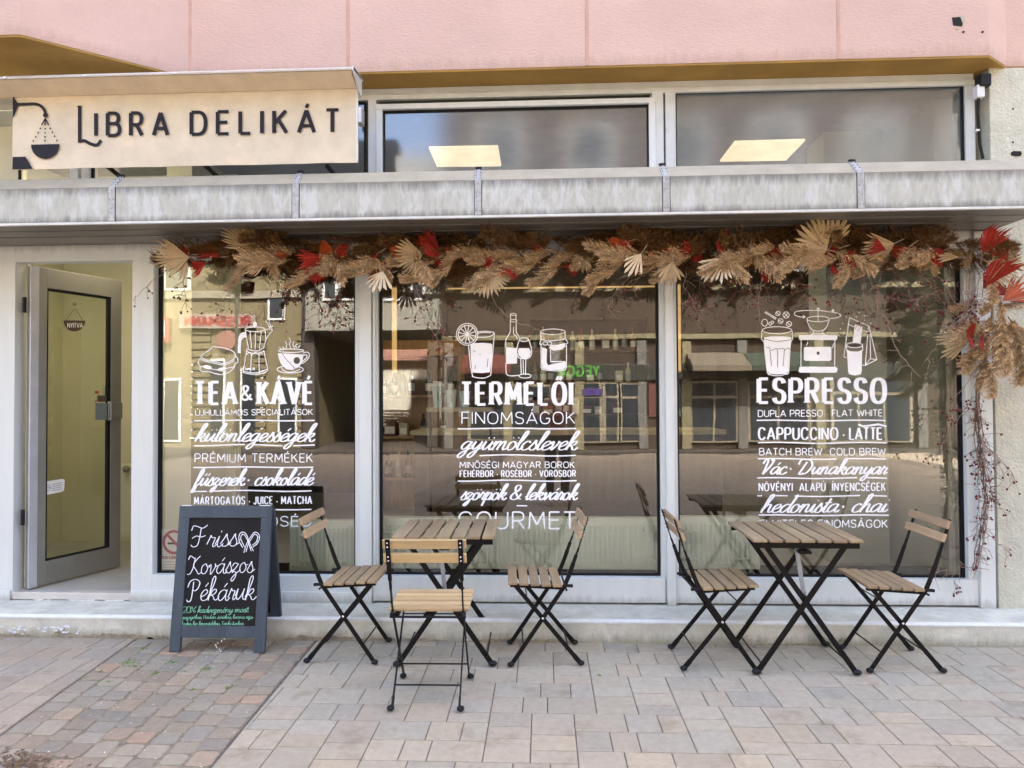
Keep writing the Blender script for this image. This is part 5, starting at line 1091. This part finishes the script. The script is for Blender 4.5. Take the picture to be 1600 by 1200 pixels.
def plume(i, *a, **k):
    o = pme[i] if not used[i] else pme[i].copy()
    if used[i]: C.objects.link(o)
    used[i] = 1; place(o, *a, **k)
random.seed(21)
# browner plumes along the top, darkened for the shade under the canopy
for row, (dy, dY, st_) in enumerate(((-9, .03, 32), (6, -.03, 31), (24, .0, 28))):
    x = 330 if row else 372
    while x < 1515:
        plume(4+random.randrange(3), x, 386+dy+random.uniform(-6, 6)-(x-350)*.008, 4.30+dY+random.uniform(-.03, .03), random.choice((random.uniform(-14, 16), random.uniform(166, 196))), random.uniform(-30, 30), random.uniform(0, 360), sc=random.uniform(.8, 1.1)); x += st_*random.uniform(.8, 1.2)
# pale plumes hang from it, mostly to the lower left
x = 385
while x < 1500:
    a = random.choice((random.uniform(190, 228), random.uniform(200, 236), random.uniform(-50, -20), random.uniform(225, 262)))
    plume(random.randrange(4), x, 398+random.uniform(-10, 8)-(x-395)*.006, 4.21+random.uniform(-.05, .04), a, random.uniform(5, 40), 0, sc=random.uniform(.62, 1.0)); x += 18.5*random.uniform(.7, 1.3)
for px, py, a, sc in ((455, 405, 205, 1.0), (560, 405, 225, 1.0), (600, 412, 215, 1.1), (700, 425, 205, .9), (880, 400, 240, 1.15), (820, 405, 225, 1.0), (790, 410, 230, .9), (500, 415, 235, .8), (1180, 405, 215, .8), (1310, 400, 215, .8), (1440, 395, 225, .8),
                      (1540, 505, 255, 1.15), (1555, 500, 268, 1.4), (1575, 495, 285, 1.3), (1530, 495, 230, 1.1), (1560, 505, 330, 1.2), (1545, 520, 200, .9), (1590, 510, 300, 1.2), (1540, 560, 262, 1.1), (1545, 430, 262, .9), (1520, 395, 200, .7), (1525, 470, 215, .8), (1575, 520, 350, 1.0), (1560, 530, 310, 1.2),
                      (1530, 540, 240, .9), (1550, 490, 250, 1.2), (1570, 500, 262, 1.3), (1585, 500, 275, 1.3), (1560, 480, 20, .8), (1552, 455, 280, .8), (1548, 470, 230, .9), (1535, 530, 270, 1.2), (1515, 388, 260, .6)):
    plume(random.randrange(4), px, py, 4.20 if px < 1500 else 4.27, a, random.uniform(10, 45), 0, sc=sc)
FANS = [ # px, py of the hub, direction, radius in px, spread, leaflets, kind, swing
 (296, 402, 183, 56, 95, 16, 'b', 12), (292, 408, 262, 34, 70, 7, 'b', 10), (401, 386, 142, 58, 95, 16, 'b', 15), (420, 402, 215, 48, 60, 9, 'b', 15), (598, 424, 245, 38, 120, 7, 'w', 20), (660, 396, 196, 46, 120, 14, 'b', 15), (764, 424, 250, 44, 190, 18, 'b', 18), (1002, 396, 235, 40, 80, 6, 'w', 22), (1050, 410, 262, 36, 110, 8, 'b', 15),
 (1132, 402, 240, 52, 110, 11, 'w', 18), (1292, 390, 165, 60, 190, 18, 'b', 14), (1300, 380, 60, 44, 70, 5, 'b', 14), (1398, 380, 205, 54, 100, 15, 'b', 16), (1548, 420, 42, 50, 90, 13, 'b', 14), (1542, 408, -25, 56, 80, 12, 'b', 14), (1520, 524, 188, 56, 60, 9, 'b', 25), (1512, 535, 205, 48, 50, 6, 'b', 30), (1500, 402, 180, 46, 30, 4, 'b', 20)]
REDS = [(300, 398, 165, 24, 'r'), (345, 402, 190, 36, 'r'), (322, 410, 215, 26, 'r'), (413, 404, 175, 36, 'r'), (405, 408, 200, 30, 'r'), (510, 402, 215, 42, 'r'), (498, 412, 240, 30, 'r'), (524, 392, 170, 26, 'o'), (590, 396, 195, 36, 'r'), (598, 424, 200, 22, 'r'), (634, 398, 185, 26, 'o'), (688, 394, 150, 40, 'r'), (690, 396, 200, 34, 'r'), (720, 395, 180, 26, 'o'), (694, 412, 215, 22, 'r'), (775, 420, 120, 22, 'r'), (812, 408, 215, 42, 'r'), (992, 370, 185, 32, 'r'), (978, 378, 190, 26, 'o'), (748, 410, 170, 16, 'r'),
 (1060, 395, 180, 24, 'o'), (1030, 402, 200, 20, 'r'), (1138, 380, 110, 20, 'r'), (1136, 404, 140, 28, 'r'), (1225, 402, 190, 32, 'r'), (1205, 420, 215, 24, 'r'), (1310, 388, 180, 34, 'r'), (1300, 412, 250, 22, 'r'), (1085, 392, 170, 22, 'r'), (1440, 392, 200, 22, 'r'),
 (1535, 396, 75, 42, 'r'), (1575, 408, 115, 46, 'r'), (1536, 450, 125, 54, 'r'), (1555, 462, 40, 34, 'r'), (1566, 470, 5, 46, 'o'), (1520, 530, 180, 34, 'r'), (1536, 522, 200, 28, 'r')]
k = 0
for px, py, a, r, sp_, n, kd, sw_ in FANS:
    k += 1; R_ = r/FPX*4.25
    o = fan_mesh(kd, R_, sp_, n, k, .62 if kd == 'b' else .30).build('palm_fan'); place(o, px, py, (4.16 if px < 1500 else 4.20)-random.uniform(0, .04), a, random.uniform(-6, 12), random.uniform(-20, 20))
for px, py, a, r, kd in REDS+[(x_, 396+random.uniform(-12, 16), random.uniform(150, 250), random.uniform(18, 30), 'r' if x_ % 3 else 'o') for x_ in (450, 545, 610, 730, 850, 905, 948, 1015, 1100, 1170, 1255, 1345, 1385, 1420, 1475)]:
    k += 1; R_ = r/FPX*4.25*1.15
    o = fan_mesh(kd, R_, random.uniform(62, 100), 13, k, .80).build('red_leaf' if kd == 'r' else 'orange_leaf'); place(o, px, py, (4.225 if px < 1500 else 4.18)-random.uniform(0, .07), a+random.uniform(-15, 15), random.uniform(-35, 45), random.uniform(-50, 50))
# twigs with rose hips
random.seed(33)
def branch(path, Y, dens=.5, side=3, r=.0022, m=TWIG, bs=1, name='berry_branch', spreadY=.04):
    mb = MB().use(m); P = [gy(x, y, Y+random.uniform(-spreadY, spreadY)*.3) for x, y in path]; Q = []
    for i in range(len(P)-1):
        for j in range(4): Q.append(P[i].lerp(P[i+1], j/4)+Vector((random.gauss(0, .004), random.gauss(0, .006), random.gauss(0, .003))))
    Q.append(P[-1]); r = max(r, .0021); mb.tube(Q, [r*(1-.45*i/len(Q)) for i in range(len(Q))], 5); tips = [Q[-1]]
    for i in range(2, len(Q)-1):
        for _ in range(side):
            if random.random() > .34: continue
            d = Vector((random.gauss(0, 1), random.gauss(0, .5), random.gauss(-.4, .8))).normalized(); L_ = random.uniform(.025, .10); mid = Q[i]+d*L_*.5+Vector((random.gauss(0, .008), 0, random.gauss(0, .008))); e = Q[i]+d*L_+Vector((random.gauss(0, .01), 0, -.012))
            mb.tube([Q[i], mid, e], [max(.0016, r*.5), .0014, .0011], 4); tips.append(e)
            if random.random() < .3: e2 = mid+Vector((random.gauss(0, .02), random.gauss(0, .01), random.gauss(-.02, .015))); mb.tube([mid, e2], .0012, 4); tips.append(e2)
    mb.use(BERRY)
    for t_ in tips:
        if random.random() < dens:
            for _ in range(random.choice((1, 1, 2, 2))): mb.ball(t_+Vector((random.gauss(0, .006), random.gauss(0, .006), random.gauss(-.004, .004))), random.uniform(.0048, .0072)*bs, (1, 1, 1.15), 8, 5)
    o = mb.build(name, smooth=True); o.location = -GA.location; o.parent = GA
branch([(272, 412), (258, 425), (236, 440), (218, 458), (207, 470)], 4.30, .8, 1)
branch([(236, 440), (228, 450), (231, 464)], 4.30, 1, 0, .0014); branch([(212, 462), (210, 470), (212, 476)], 4.30, 1, 0, .0014)
branch([(291, 412), (288, 440), (290, 468), (284, 488)], 4.30, .9, 2, .0014, TWIGD)
branch([(392, 415), (370, 440), (352, 465), (338, 490)], 4.26, .6, 1, .0024)
branch([(470, 425), (455, 445), (446, 470), (442, 500)], 4.30, .9, 3, .0014, TWIGD); branch([(500, 430), (495, 455), (500, 480), (498, 500)], 4.32, .9, 3, .0014, TWIGD); branch([(536, 440), (525, 465), (528, 490), (522, 520)], 4.32, .9, 4, .0016, TWIGD)
branch([(640, 425), (655, 480), (668, 510), (690, 540), (710, 560)], 4.33, .8, 3, .0018); branch([(700, 430), (690, 470), (682, 500), (690, 530)], 4.34, .8, 3, .0014, TWIGD); branch([(650, 445), (656, 480), (648, 500)], 4.3, .8, 2, .0014)
branch([(760, 440), (775, 480), (800, 500), (830, 512), (868, 520)], 4.33, .3, 1, .0014); branch([(910, 400), (925, 425), (905, 450), (898, 465)], 4.30, .7, 3, .0016, TWIGD); branch([(985, 430), (960, 460), (950, 480), (962, 495)], 4.32, .6, 3, .0015); branch([(1008, 430), (985, 440), (975, 452)], 4.3, 1, 2, .0014)
for px in (1075, 1092, 1120, 1150, 1168, 1215, 1245, 1262, 1320, 1345, 1362, 1410, 1440, 1465, 1485):
    L_ = random.uniform(40, 105); branch([(px, 415), (px+random.uniform(-12, 12), 415+L_*.35), (px+random.uniform(-20, 20), 415+L_*.7), (px+random.uniform(-28, 28), 415+L_)], 4.30+random.uniform(-.04, .06), .5, 3, .0018, random.choice((TWIG, TWIGD)))
branch([(1200, 420), (1188, 445), (1185, 470), (1186, 500), (1192, 520)], 4.28, .3, 1, .002); branch([(1300, 428), (1290, 450), (1296, 478)], 4.28, .5, 1, .0018)
branch([(1352, 395), (1362, 440), (1372, 480), (1390, 510), (1396, 540), (1420, 570), (1438, 590)], 4.28, .15, 2, .0028); branch([(1378, 418), (1374, 450), (1372, 475)], 4.28, .1, 1, .0026)
branch([(1480, 450), (1440, 465), (1410, 472), (1380, 460)], 4.30, .6, 4, .0016); branch([(1500, 440), (1470, 470), (1450, 480), (1420, 478)], 4.31, .7, 4, .0014, TWIGD); branch([(1500, 500), (1470, 520), (1452, 560), (1448, 590)], 4.32, .2, 3, .0014)
for a in range(12):                                      # the bunch at the corner post
    branch([(1515+random.uniform(-10, 22), 440+random.uniform(-20, 40)), (1510+random.uniform(-15, 15), 490), (1500+random.uniform(-15, 18), 520+random.uniform(-10, 20))], 4.22+random.uniform(-.05, .05), .7, 4, .0018, TWIG, 1)
for a in range(9):                                       # long bundle trailing down the right-hand post
    dx = random.uniform(-7, 9); branch([(1528+dx*.4, 590), (1527+dx*.6, 640), (1530+dx, 690), (1536+dx*1.3, 740), (1541+dx*1.4, 780), (1532+dx*1.5, 840), (1522+dx, 890)][:random.choice((5, 6, 7))], 4.36+random.uniform(-.03, .03), .32, 3, .0034, TWIGD if a % 3 else TWIG)
branch([(1516, 648), (1524, 670), (1534, 690), (1546, 705), (1560, 716), (1578, 735), (1586, 752)], 4.36, .2, 3, .0030); branch([(1540, 690), (1556, 712), (1568, 740)], 4.36, .2, 3, .0018); branch([(1540, 830), (1560, 850), (1580, 866)], 4.38, .2, 4, .0016); branch([(1545, 765), (1560, 785), (1568, 804)], 4.38, .2, 3, .0014)
branch([(1545, 890), (1500, 885), (1470, 893), (1455, 900)], 4.42, .1, 3, .0014); branch([(1492, 905), (1491, 912), (1497, 918)], 4.43, 1, 1, .0012); branch([(1520, 620), (1500, 650), (1478, 690), (1462, 710), (1448, 716)], 4.36, .4, 3, .0015); branch([(1520, 585), (1500, 610), (1484, 640), (1492, 660)], 4.34, .6, 4, .0014)
for px, py in ((385, 372), (280, 375), (500, 375), (535, 376), (1410, 372), (1440, 368), (1405, 368)): branch([(px, py+12), (px+8, py), (px+24, py-3)], 4.32, .3, 4, .0012, TWIGD)

# ================================================================ THE STREET OPPOSITE (seen only mirrored in the glass)
def mir(px, py, D):                                       # what the glass shows at pixel px,py, standing D metres in front of the glass
    p = gy(px, py, GL+D); return Vector((p.x, 2*GL-p.y, p.z))
def bld(name, label, x0, x1, y0, y1, z1, m, wins, loc=None, roof=None):
    B = tag(empty(name, ((x0+x1)/2, y1, 0)), label, 'building'); inv = Matrix.Translation(-B.location)
    def q(n, mb): o = mb.build(n); o.parent = B; o.matrix_parent_inverse = inv; return o
    t = MB().use(m); t.box((x0, y0, -.05), (x1, y1, z1)); q('wall', t)
    t = MB().use(roof or mat('roof_tile', (.20, .10, .07), .8, var=.3)); t.prism([(y0-.2, z1), (y1+.45, z1), (y1+.35, z1+.12), ((y0+y1)/2, z1+2.0)], x0-.2, x1+.2, 'YZ'); q('roof', t)
    for a, b, c, d in wins:
        t = MB().use(FRAME); t.bbox((a, y1, c), (b, y1+.05, d), .01); w_ = q('window', t)
        t = MB().use(DARKW); n = max(1, int((b-a)/.7)); 
        for k in range(n): t.box((a+.07+(b-a-.07)*k/n, y1+.045, c+.07), (a+(b-a-.07)*(k+1)/n, y1+.056, d-.07))
        o = t.build('pane'); o.parent = w_
    return B, q
D1 = 16.5; Y1 = GL-D1
a = mir(236, 690, D1).x; b = mir(492, 690, D1).x
wl = []
for (p0, p1, q0, q1) in ((257, 299, 412, 455), (418, 446, 455, 500), (300, 352, 560, 685), (255, 285, 590, 690), (375, 412, 575, 690), (435, 465, 590, 690)):
    u = mir(p0, q1, D1); v = mir(p1, q0, D1); wl.append((u.x, v.x, max(.02, u.z), v.z))
for x in (-20, -17.5, -15): wl += [(x, x+1.2, 3.6, 5.2), (x, x+1.6, .05, 2.6)]
for x in (-19, -16, -13, -10, -7.2): wl.append((x, x+1.2, 6.4, 8.0))
B1, q1_ = bld('townhouse', 'cream rendered townhouse across the street with white window frames', -24, b, Y1-9, Y1, 9.0, CREAM, wl)
t = MB().use(mat('pale_band', (.26, .24, .18), .9)); zz = mir(300, 468, D1).z; t.bbox((-24, Y1, zz), (b, Y1+.10, zz+.22), .02); q1_('cornice', t)
for k in range(16):
    zz_ = .35+k*.22
    for p0, p1 in ((236, 250), (300, 330), (399, 416), (464, 474)):
        if k > 14: break
        t = MB().use(CREAM); t.bbox((mir(p0, 690, D1).x, Y1, zz_), (mir(p1, 690, D1).x, Y1+.07, zz_+.17), .02); q1_('quoin', t)
for px in (372, 476): t = MB().use(mat('dark_downpipe', (.05, .045, .04), .5)); t.tube([(mir(px, 690, D1).x, Y1+.14, 0), (mir(px, 690, D1).x, Y1+.14, 8.8)], .07, 8); q1_('downpipe', t)
def fascia(name, label, p, m, d=.12):
    u = mir(p[0], p[3], D1-.2); v = mir(p[2], p[1], D1-.2); t = MB().use(m); t.bbox((u.x, Y1+.06, u.z), (v.x, Y1+.06+d, v.z), .01); o = tag(t.build(name), label, 'sign'); return u, v, o
u, v, so_ = fascia('fascia_sign', 'long red and white shop sign on the cream townhouse', (280, 490, 398, 513), mat('sign_white', (.30, .24, .20), .5))
# lettering faces the shop: it reads from right to left in world x seen from the camera side, mirrored in the glass
def street_text(parent, s, x0, x1, z0, h, yy, m, wv):
    t = MB().use(m); t.keepn = True
    mp = lambda x, y, l=0: Vector((x0+x1-x, yy+.004+l, y))
    text(t, s, 'caps', x0, x1, -z0, -z0, h, wv, wv*.8, lambda x, y, l=0: Vector((x0+x1-x, yy+.004+l, -y)), lift=.002, gap=.25); o = t.build('sign_text'); o.parent = parent
street_text(so_, 'ROSSMANN', u.x+.15, v.x-.15, u.z+.08, (v.z-u.z)-.16, Y1+.18, mat('sign_red', (.28, .035, .03), .5), .09)
u, v, so_ = fascia('box_sign', 'red box sign with a pale panel on the corner of the townhouse', (243, 497, 265, 535), mat('sign_red', (.28, .035, .03), .5), .2)
t = MB().use(PAPER); t.box((u.x+.3, Y1+.26, u.z+.15), (v.x-.1, Y1+.265, v.z-.05)); o = t.build('sign_panel'); o.parent = so_
c = mir(351, 530, D1-.2); t = MB().use(mat('sign_pink', (.28, .13, .10), .5)); t.lathe((0, 0, 0), [(.30, 0), (.30, .06)], 24); o = t.build('round_sign'); o.location = (c.x, Y1+.06, c.z); o.rotation_euler.x = -PI/2; tag(o, 'round pink sign above the townhouse shop window', 'sign')
# white arcade building beside it: slab on columns, sunlit yard behind
xa, xb = b, mir(700, 690, D1).x; zs = mir(600, 520, D1).z
A_ = tag(empty('arcade_building', ((xa+xb)/2, Y1, 0)), 'white building raised on dark columns over an open passage across the street', 'building'); inv = Matrix.Translation(-A_.location)
def qa(n, mb): o = mb.build(n); o.parent = A_; o.matrix_parent_inverse = inv; return o
t = MB().use(mat('pale_render', (.24, .23, .19), .9, var=.06)); t.box((xa, Y1-7, zs), (xb, Y1+.9, 8.5)); qa('upper_floors', t)
for px0, px1 in ((474, 492), (570, 578), (668, 684)): u = mir(px0, 690, D1-.6); v = mir(px1, 690, D1-.6); t = MB().use(mat('dark_column', (.06, .05, .04), .8)); t.bbox((u.x, Y1+.2, 0), (v.x, Y1+.6, zs), .02); qa('column', t)
for px in (505, 530, 600, 640):
    u = mir(px, 470, D1-.9); v = mir(px+24, 425, D1-.9); t = MB().use(FRAME); t.bbox((u.x, Y1+.9, u.z), (v.x, Y1+.95, v.z), .01); w_ = qa('window', t); t = MB().use(DARKW); t.box((u.x+.08, Y1+.945, u.z+.08), (v.x-.08, Y1+.957, v.z-.08)); o = t.build('pane'); o.parent = w_
bld('shop_pavilion', 'pale sunlit shop pavilion behind the passage across the street', xa-4, xb+2, Y1-22, Y1-15, 3.4, mat('white_render', (.66, .63, .52), .8), [(xa+k*1.6, xa+k*1.6+1.1, .2, 2.5) for k in range(5)])
for k in range(3):
    u = mir(500+k*55, 640, D1+9); BN = tag(empty('slatted_bench', (u.x, u.y, 0)), ['left', 'middle', 'right'][k]+' of the three white slatted benches in the passage', 'bench', 'white slatted benches')
    for j in range(5): t = MB().use(PAPER); t.bbox((-.9, -.03, .35+j*.13), (.9, .03, .43+j*.13), .005); o = t.build('slat'); o.parent = BN
    for s_ in (-.8, .8): t = MB().use(PAPER); t.bbox((s_-.04, -.05, 0), (s_+.04, .35, .5), .005); o = t.build('leg'); o.parent = BN
def shrub(c, r, n, lab, trunk=0):
    Sx = tag(empty('shrub' if not trunk else 'street_tree', c), lab, 'shrub' if not trunk else 'tree'); rnd = random.Random(int(c[0]*100)); t = MB().use(LEAFG); t.keepn = True
    cl = [Vector((rnd.gauss(0, .45), rnd.gauss(0, .45), rnd.gauss(0, .35)))*r for _ in range(14)]
    for _ in range(n):
        q = rnd.choice(cl)+Vector((rnd.gauss(0, .25), rnd.gauss(0, .25), rnd.gauss(0, .25)))*r+Vector((0, 0, trunk+r*.8)); q.z = max(q.z, .02); d = Vector((rnd.gauss(0, 1), rnd.gauss(0, 1), rnd.gauss(0, 1))).normalized()*.06; s_ = d.orthogonal().normalized()*.03
        t.add([q-d, q+s_, q+d, q-s_], [(0, 1, 2, 3)])
    o = t.build('foliage' if not trunk else 'crown'); o.parent = Sx; t = MB().use(TWIGD); t.tube([(0, 0, 0), (.03, .02, trunk*.5+.1), (0, 0, trunk+r*.8)], [.05+trunk*.03, .04+trunk*.02, .02], 8)
    for k in range(5): t.tube([(0, 0, trunk+r*.3), (rnd.gauss(0, .4)*r, rnd.gauss(0, .4)*r, trunk+r*1.1)], [.03, .008], 5)
    o = t.build('stem' if not trunk else 'trunk'); o.parent = Sx
for px, lb in ((618, 'bushy dark green shrub in front of the middle bench'), (648, 'dark green shrub beside the dark arcade column')): c = mir(px, 690, D1+4); shrub((c.x, c.y, 0), .5, 900, lb)
# long brown building on the right with a shop front, lit green lettering and white doors
wl = []; xc = xb
for k in range(9):
    x = xc+1.0+k*2.6; wl += [(x, x+1.3, 4.9, 6.3), (x, x+1.3, 7.8, 9.2)]
B3, q3 = bld('brown_building', 'long brown rendered building across the street with a dark shop fascia', xc, 26, Y1-9, Y1+1.2, 13.0, TERRA, wl)
Y3 = Y1+1.2; D3 = D1-1.2
for (p0, p1, q0, q1, m_) in ((910, 938, 600, 688, DARKW), (945, 965, 600, 688, DARKW), (970, 1000, 600, 688, DARKW), (735, 790, 600, 686, DARKW), (800, 860, 605, 686, DARKW), (1080, 1150, 600, 688, DARKW), (1170, 1260, 600, 688, DARKW), (1300, 1420, 590, 688, DARKW)):
    u = mir(p0-4, q1+3, D3); v = mir(p1+4, q0-4, D3); t = MB().use(mat('cream_frame', (.20, .175, .12), .6)); t.bbox((u.x, Y3, max(.02, u.z)), (v.x, Y3+.08, v.z), .01); w_ = q3('shop_window', t)
    u = mir(p0, q1, D3); v = mir(p1, q0, D3); t = MB().use(m_); n_p = max(1, int((v.x-u.x)/.55)); z_p = max(.1, u.z)
    for k_p in range(n_p):
        a_, b_ = u.x+(v.x-u.x)*k_p/n_p+.03, u.x+(v.x-u.x)*(k_p+1)/n_p-.03
        t.box((a_, Y3+.075, z_p), (b_, Y3+.088, z_p+(v.z-z_p)*.74)); t.box((a_, Y3+.075, z_p+(v.z-z_p)*.79), (b_, Y3+.088, v.z))
    o = t.build('pane'); o.parent = w_
for k_2, px in enumerate((702, 795, 868, 905, 1004, 1072, 1160, 1280, 1440)):     # pilasters, doors and awnings along the frontage
    u = mir(px, 690, D3); t = MB().use(mat('olive_pilaster', (.17, .15, .085), .8, var=.2) if k_2 % 2 else mat('grey_pilaster', (.12, .115, .10), .8, var=.2)); t.bbox((u.x-.13, Y3, 0), (u.x+.13, Y3+.12, 3.0), .02); q3('pilaster', t)
for k_2, (p0, p1) in enumerate(((738, 788), (1082, 1148), (1172, 1258))):
    u = mir(p0, 600, D3); v = mir(p1, 600, D3); t = MB().use(mat('awning_cloth_%d' % k_2, ((.09, .018, .012), (.12, .10, .07), (.03, .045, .03))[k_2], .8)); t.prism([(Y3+.1, 2.35), (Y3+.1, 2.65), (Y3+.95, 2.25), (Y3+.95, 2.10)], u.x-.2, v.x+.2, 'YZ'); q3('awning', t)
for px in (716, 1015, 1040, 1300, 1360):
    u = mir(px, 690, D3); t = MB().use(mat('poster_%d' % (px % 3), ((.14, .12, .08), (.09, .03, .02), (.06, .08, .09))[px % 3], .6)); t.bbox((u.x, Y3+.01, .9), (u.x+.55, Y3+.05, 1.9), .01); q3('poster_case', t)
for z_3 in (3.05, 4.4, 7.2, 10.0): t = MB().use(mat('olive_pilaster', (0, 0, 0))); t.bbox((xc, Y3, z_3), (26, Y3+.16, z_3+.14), .02); q3('string_course', t)
u = mir(700, 596, D3); v = mir(1480, 566, D3); t = MB().use(mat('dark_fascia', (.02, .022, .016), .5)); t.bbox((u.x, Y3, u.z), (v.x, Y3+.15, v.z), .01); fo = q3('fascia', t)
u = mir(868, 588, D3-.2); v = mir(938, 572, D3-.2); t = MB().use(mat('lit_green_letters', (.06, .22, .03), .5, emis=(.14, .50, .04), estr=.09)); t.keepn = True
text(t, 'YEGGIE', 'caps', u.x, v.x, -u.z, -u.z, v.z-u.z, .06, .05, lambda x, y, l=0: Vector((u.x+v.x-x, Y3+.16+l, -y)), lift=.002, gap=.3); tag(t.build('lit_shop_lettering'), 'lit green lettering on the dark fascia of the brown building', 'sign')
c = mir(925, 614, D3-.1); t = MB().use(mat('lit_violet_screen', (.05, .03, .14), .5, emis=(.10, .08, .35), estr=.025)); t.bbox((c.x-.28, Y3+.09, c.z-.10), (c.x+.28, Y3+.12, c.z+.10), .01); tag(t.build('window_screen'), 'small lit violet screen in the shop window across the street', 'screen')

# ================================================================ PHOTOGRAPHER (mirrored in the middle window)
def skin_mesh(name, pts, edges, mat_, parent=None, sub=2):
    me = bpy.data.meshes.new(name); me.from_pydata([p[:3] for p in pts], edges, []); o = bpy.data.objects.new(name, me); C.objects.link(o)
    sk_ = o.modifiers.new('skin', 'SKIN'); 
    for i, p in enumerate(pts): me.skin_vertices[0].data[i].radius = (p[3], p[4] if len(p) > 4 else p[3])
    me.skin_vertices[0].data[0].use_root = True; sk_.use_smooth_shade = True
    ss = o.modifiers.new('sub', 'SUBSURF'); ss.levels = sub; ss.render_levels = sub
    me.materials.append(mat_)
    if parent: o.parent = parent
    return o
PX, PY = .17, -.42        # standing just behind the camera, phone held up to it
pts = [(0, 0, .93, .14, .11), (0, .01, 1.08, .125, .10), (0, .02, 1.24, .14, .105), (0, .02, 1.36, .12, .085), (0, .02, 1.43, .05, .05), (0, .04, 1.50, .055, .06), (0, .045, 1.585, .078, .088), (0, .03, 1.66, .06, .07),
       (-.17, .02, 1.36, .055), (-.235, .13, 1.16, .042), (-.20, .33, 1.33, .030), (-.185, .37, 1.375, .024, .032), (.17, .02, 1.36, .055), (.22, .14, 1.15, .042), (-.05, .34, 1.33, .030), (-.10, .38, 1.375, .024, .032),
       (-.095, 0, .86, .095), (-.10, .015, .48, .062), (-.10, 0, .09, .04), (-.10, .13, .035, .035, .028), (.095, 0, .86, .095), (.10, .015, .48, .062), (.10, 0, .09, .04), (.10, .13, .035, .035, .028)]
ed_ = [(0, 1), (1, 2), (2, 3), (3, 4), (4, 5), (5, 6), (6, 7), (3, 8), (8, 9), (9, 10), (10, 11), (3, 12), (12, 13), (13, 14), (14, 15), (0, 16), (16, 17), (17, 18), (18, 19), (0, 20), (20, 21), (21, 22), (22, 23)]
PE = skin_mesh('person', pts, ed_, SKIN); PE.location = (PX, PY, 0)
tag(PE, 'person in a pale pink top photographing the shop, mirrored in the middle window', 'person')
def grow(i0, k=1.0, add=.012): return [(p[0], p[1], p[2], p[3]+add, (p[4] if len(p) > 4 else p[3])+add) for p in [pts[i] for i in i0]]
skin_mesh('top', grow([1, 0, 2, 3, 8, 9, 12, 13])+[], [(0, 1), (0, 2), (2, 3), (3, 4), (4, 5), (3, 6), (6, 7)], mat('pink_knit', (.52, .30, .24), .9, var=.08, scale=20), PE)
skin_mesh('trousers', grow([0, 16, 17, 18, 20, 21, 22], add=.010), [(0, 1), (1, 2), (2, 3), (0, 4), (4, 5), (5, 6)], mat('dark_trousers', (.05, .05, .06), .9), PE)
skin_mesh('hair', [(0, -.005, 1.60, .088, .07), (0, .01, 1.68, .072, .075), (0, -.035, 1.50, .075, .045), (0, -.04, 1.40, .07, .03)], [(0, 1), (0, 2), (2, 3)], mat('auburn_hair', (.22, .07, .03), .6, var=.3, scale=40), PE)
t = MB().use(SKIN); t.ball((0, .128, 1.575), .014, (.8, 1, 1.3), 8, 5); t.use(mat('lips', (.45, .12, .1), .5)); t.ball((0, .118, 1.535), .016, (1.3, .4, .4), 8, 5); t.use(BLK)
for s_ in (-1, 1): t.ball((s_*.032, .117, 1.60), .011, (1, .5, .7), 8, 5)
t.use(SKIN)
for s_ in (-1, 1): t.ball((s_*.082, .035, 1.585), .022, (.4, .8, 1.3), 8, 6)
o = t.build('face', smooth=True); o.parent = PE
for hx_, s_ in ((-.185, -1), (-.10, 1)):
    for f in range(5):
        L_ = (.03, .036, .04, .037, .028)[f]; z0 = 1.395-f*.017 if f else 1.40; y0 = .375
        fp = [(hx_+s_*.006, y0, z0, .009), (hx_+s_*.016, y0+.022, z0+.004, .0085), (hx_+s_*.006-s_*.012, y0+.038, z0+.006, .0078), (hx_-s_*L_*.7, y0+.04, z0+.006, .007)]
        skin_mesh('finger', fp, [(0, 1), (1, 2), (2, 3)], SKIN, PE, 1)
t = MB().use(BLKP); t.bbox((-.155, -.045, 1.375), (.0, -.036, 1.450), .004); t.box((0, 0, 0), (0, 0, 0)) if False else None
o = t.build('phone'); o.location = (.0, 0, 0); tag(o, 'black phone held level in both hands by the person', 'phone')
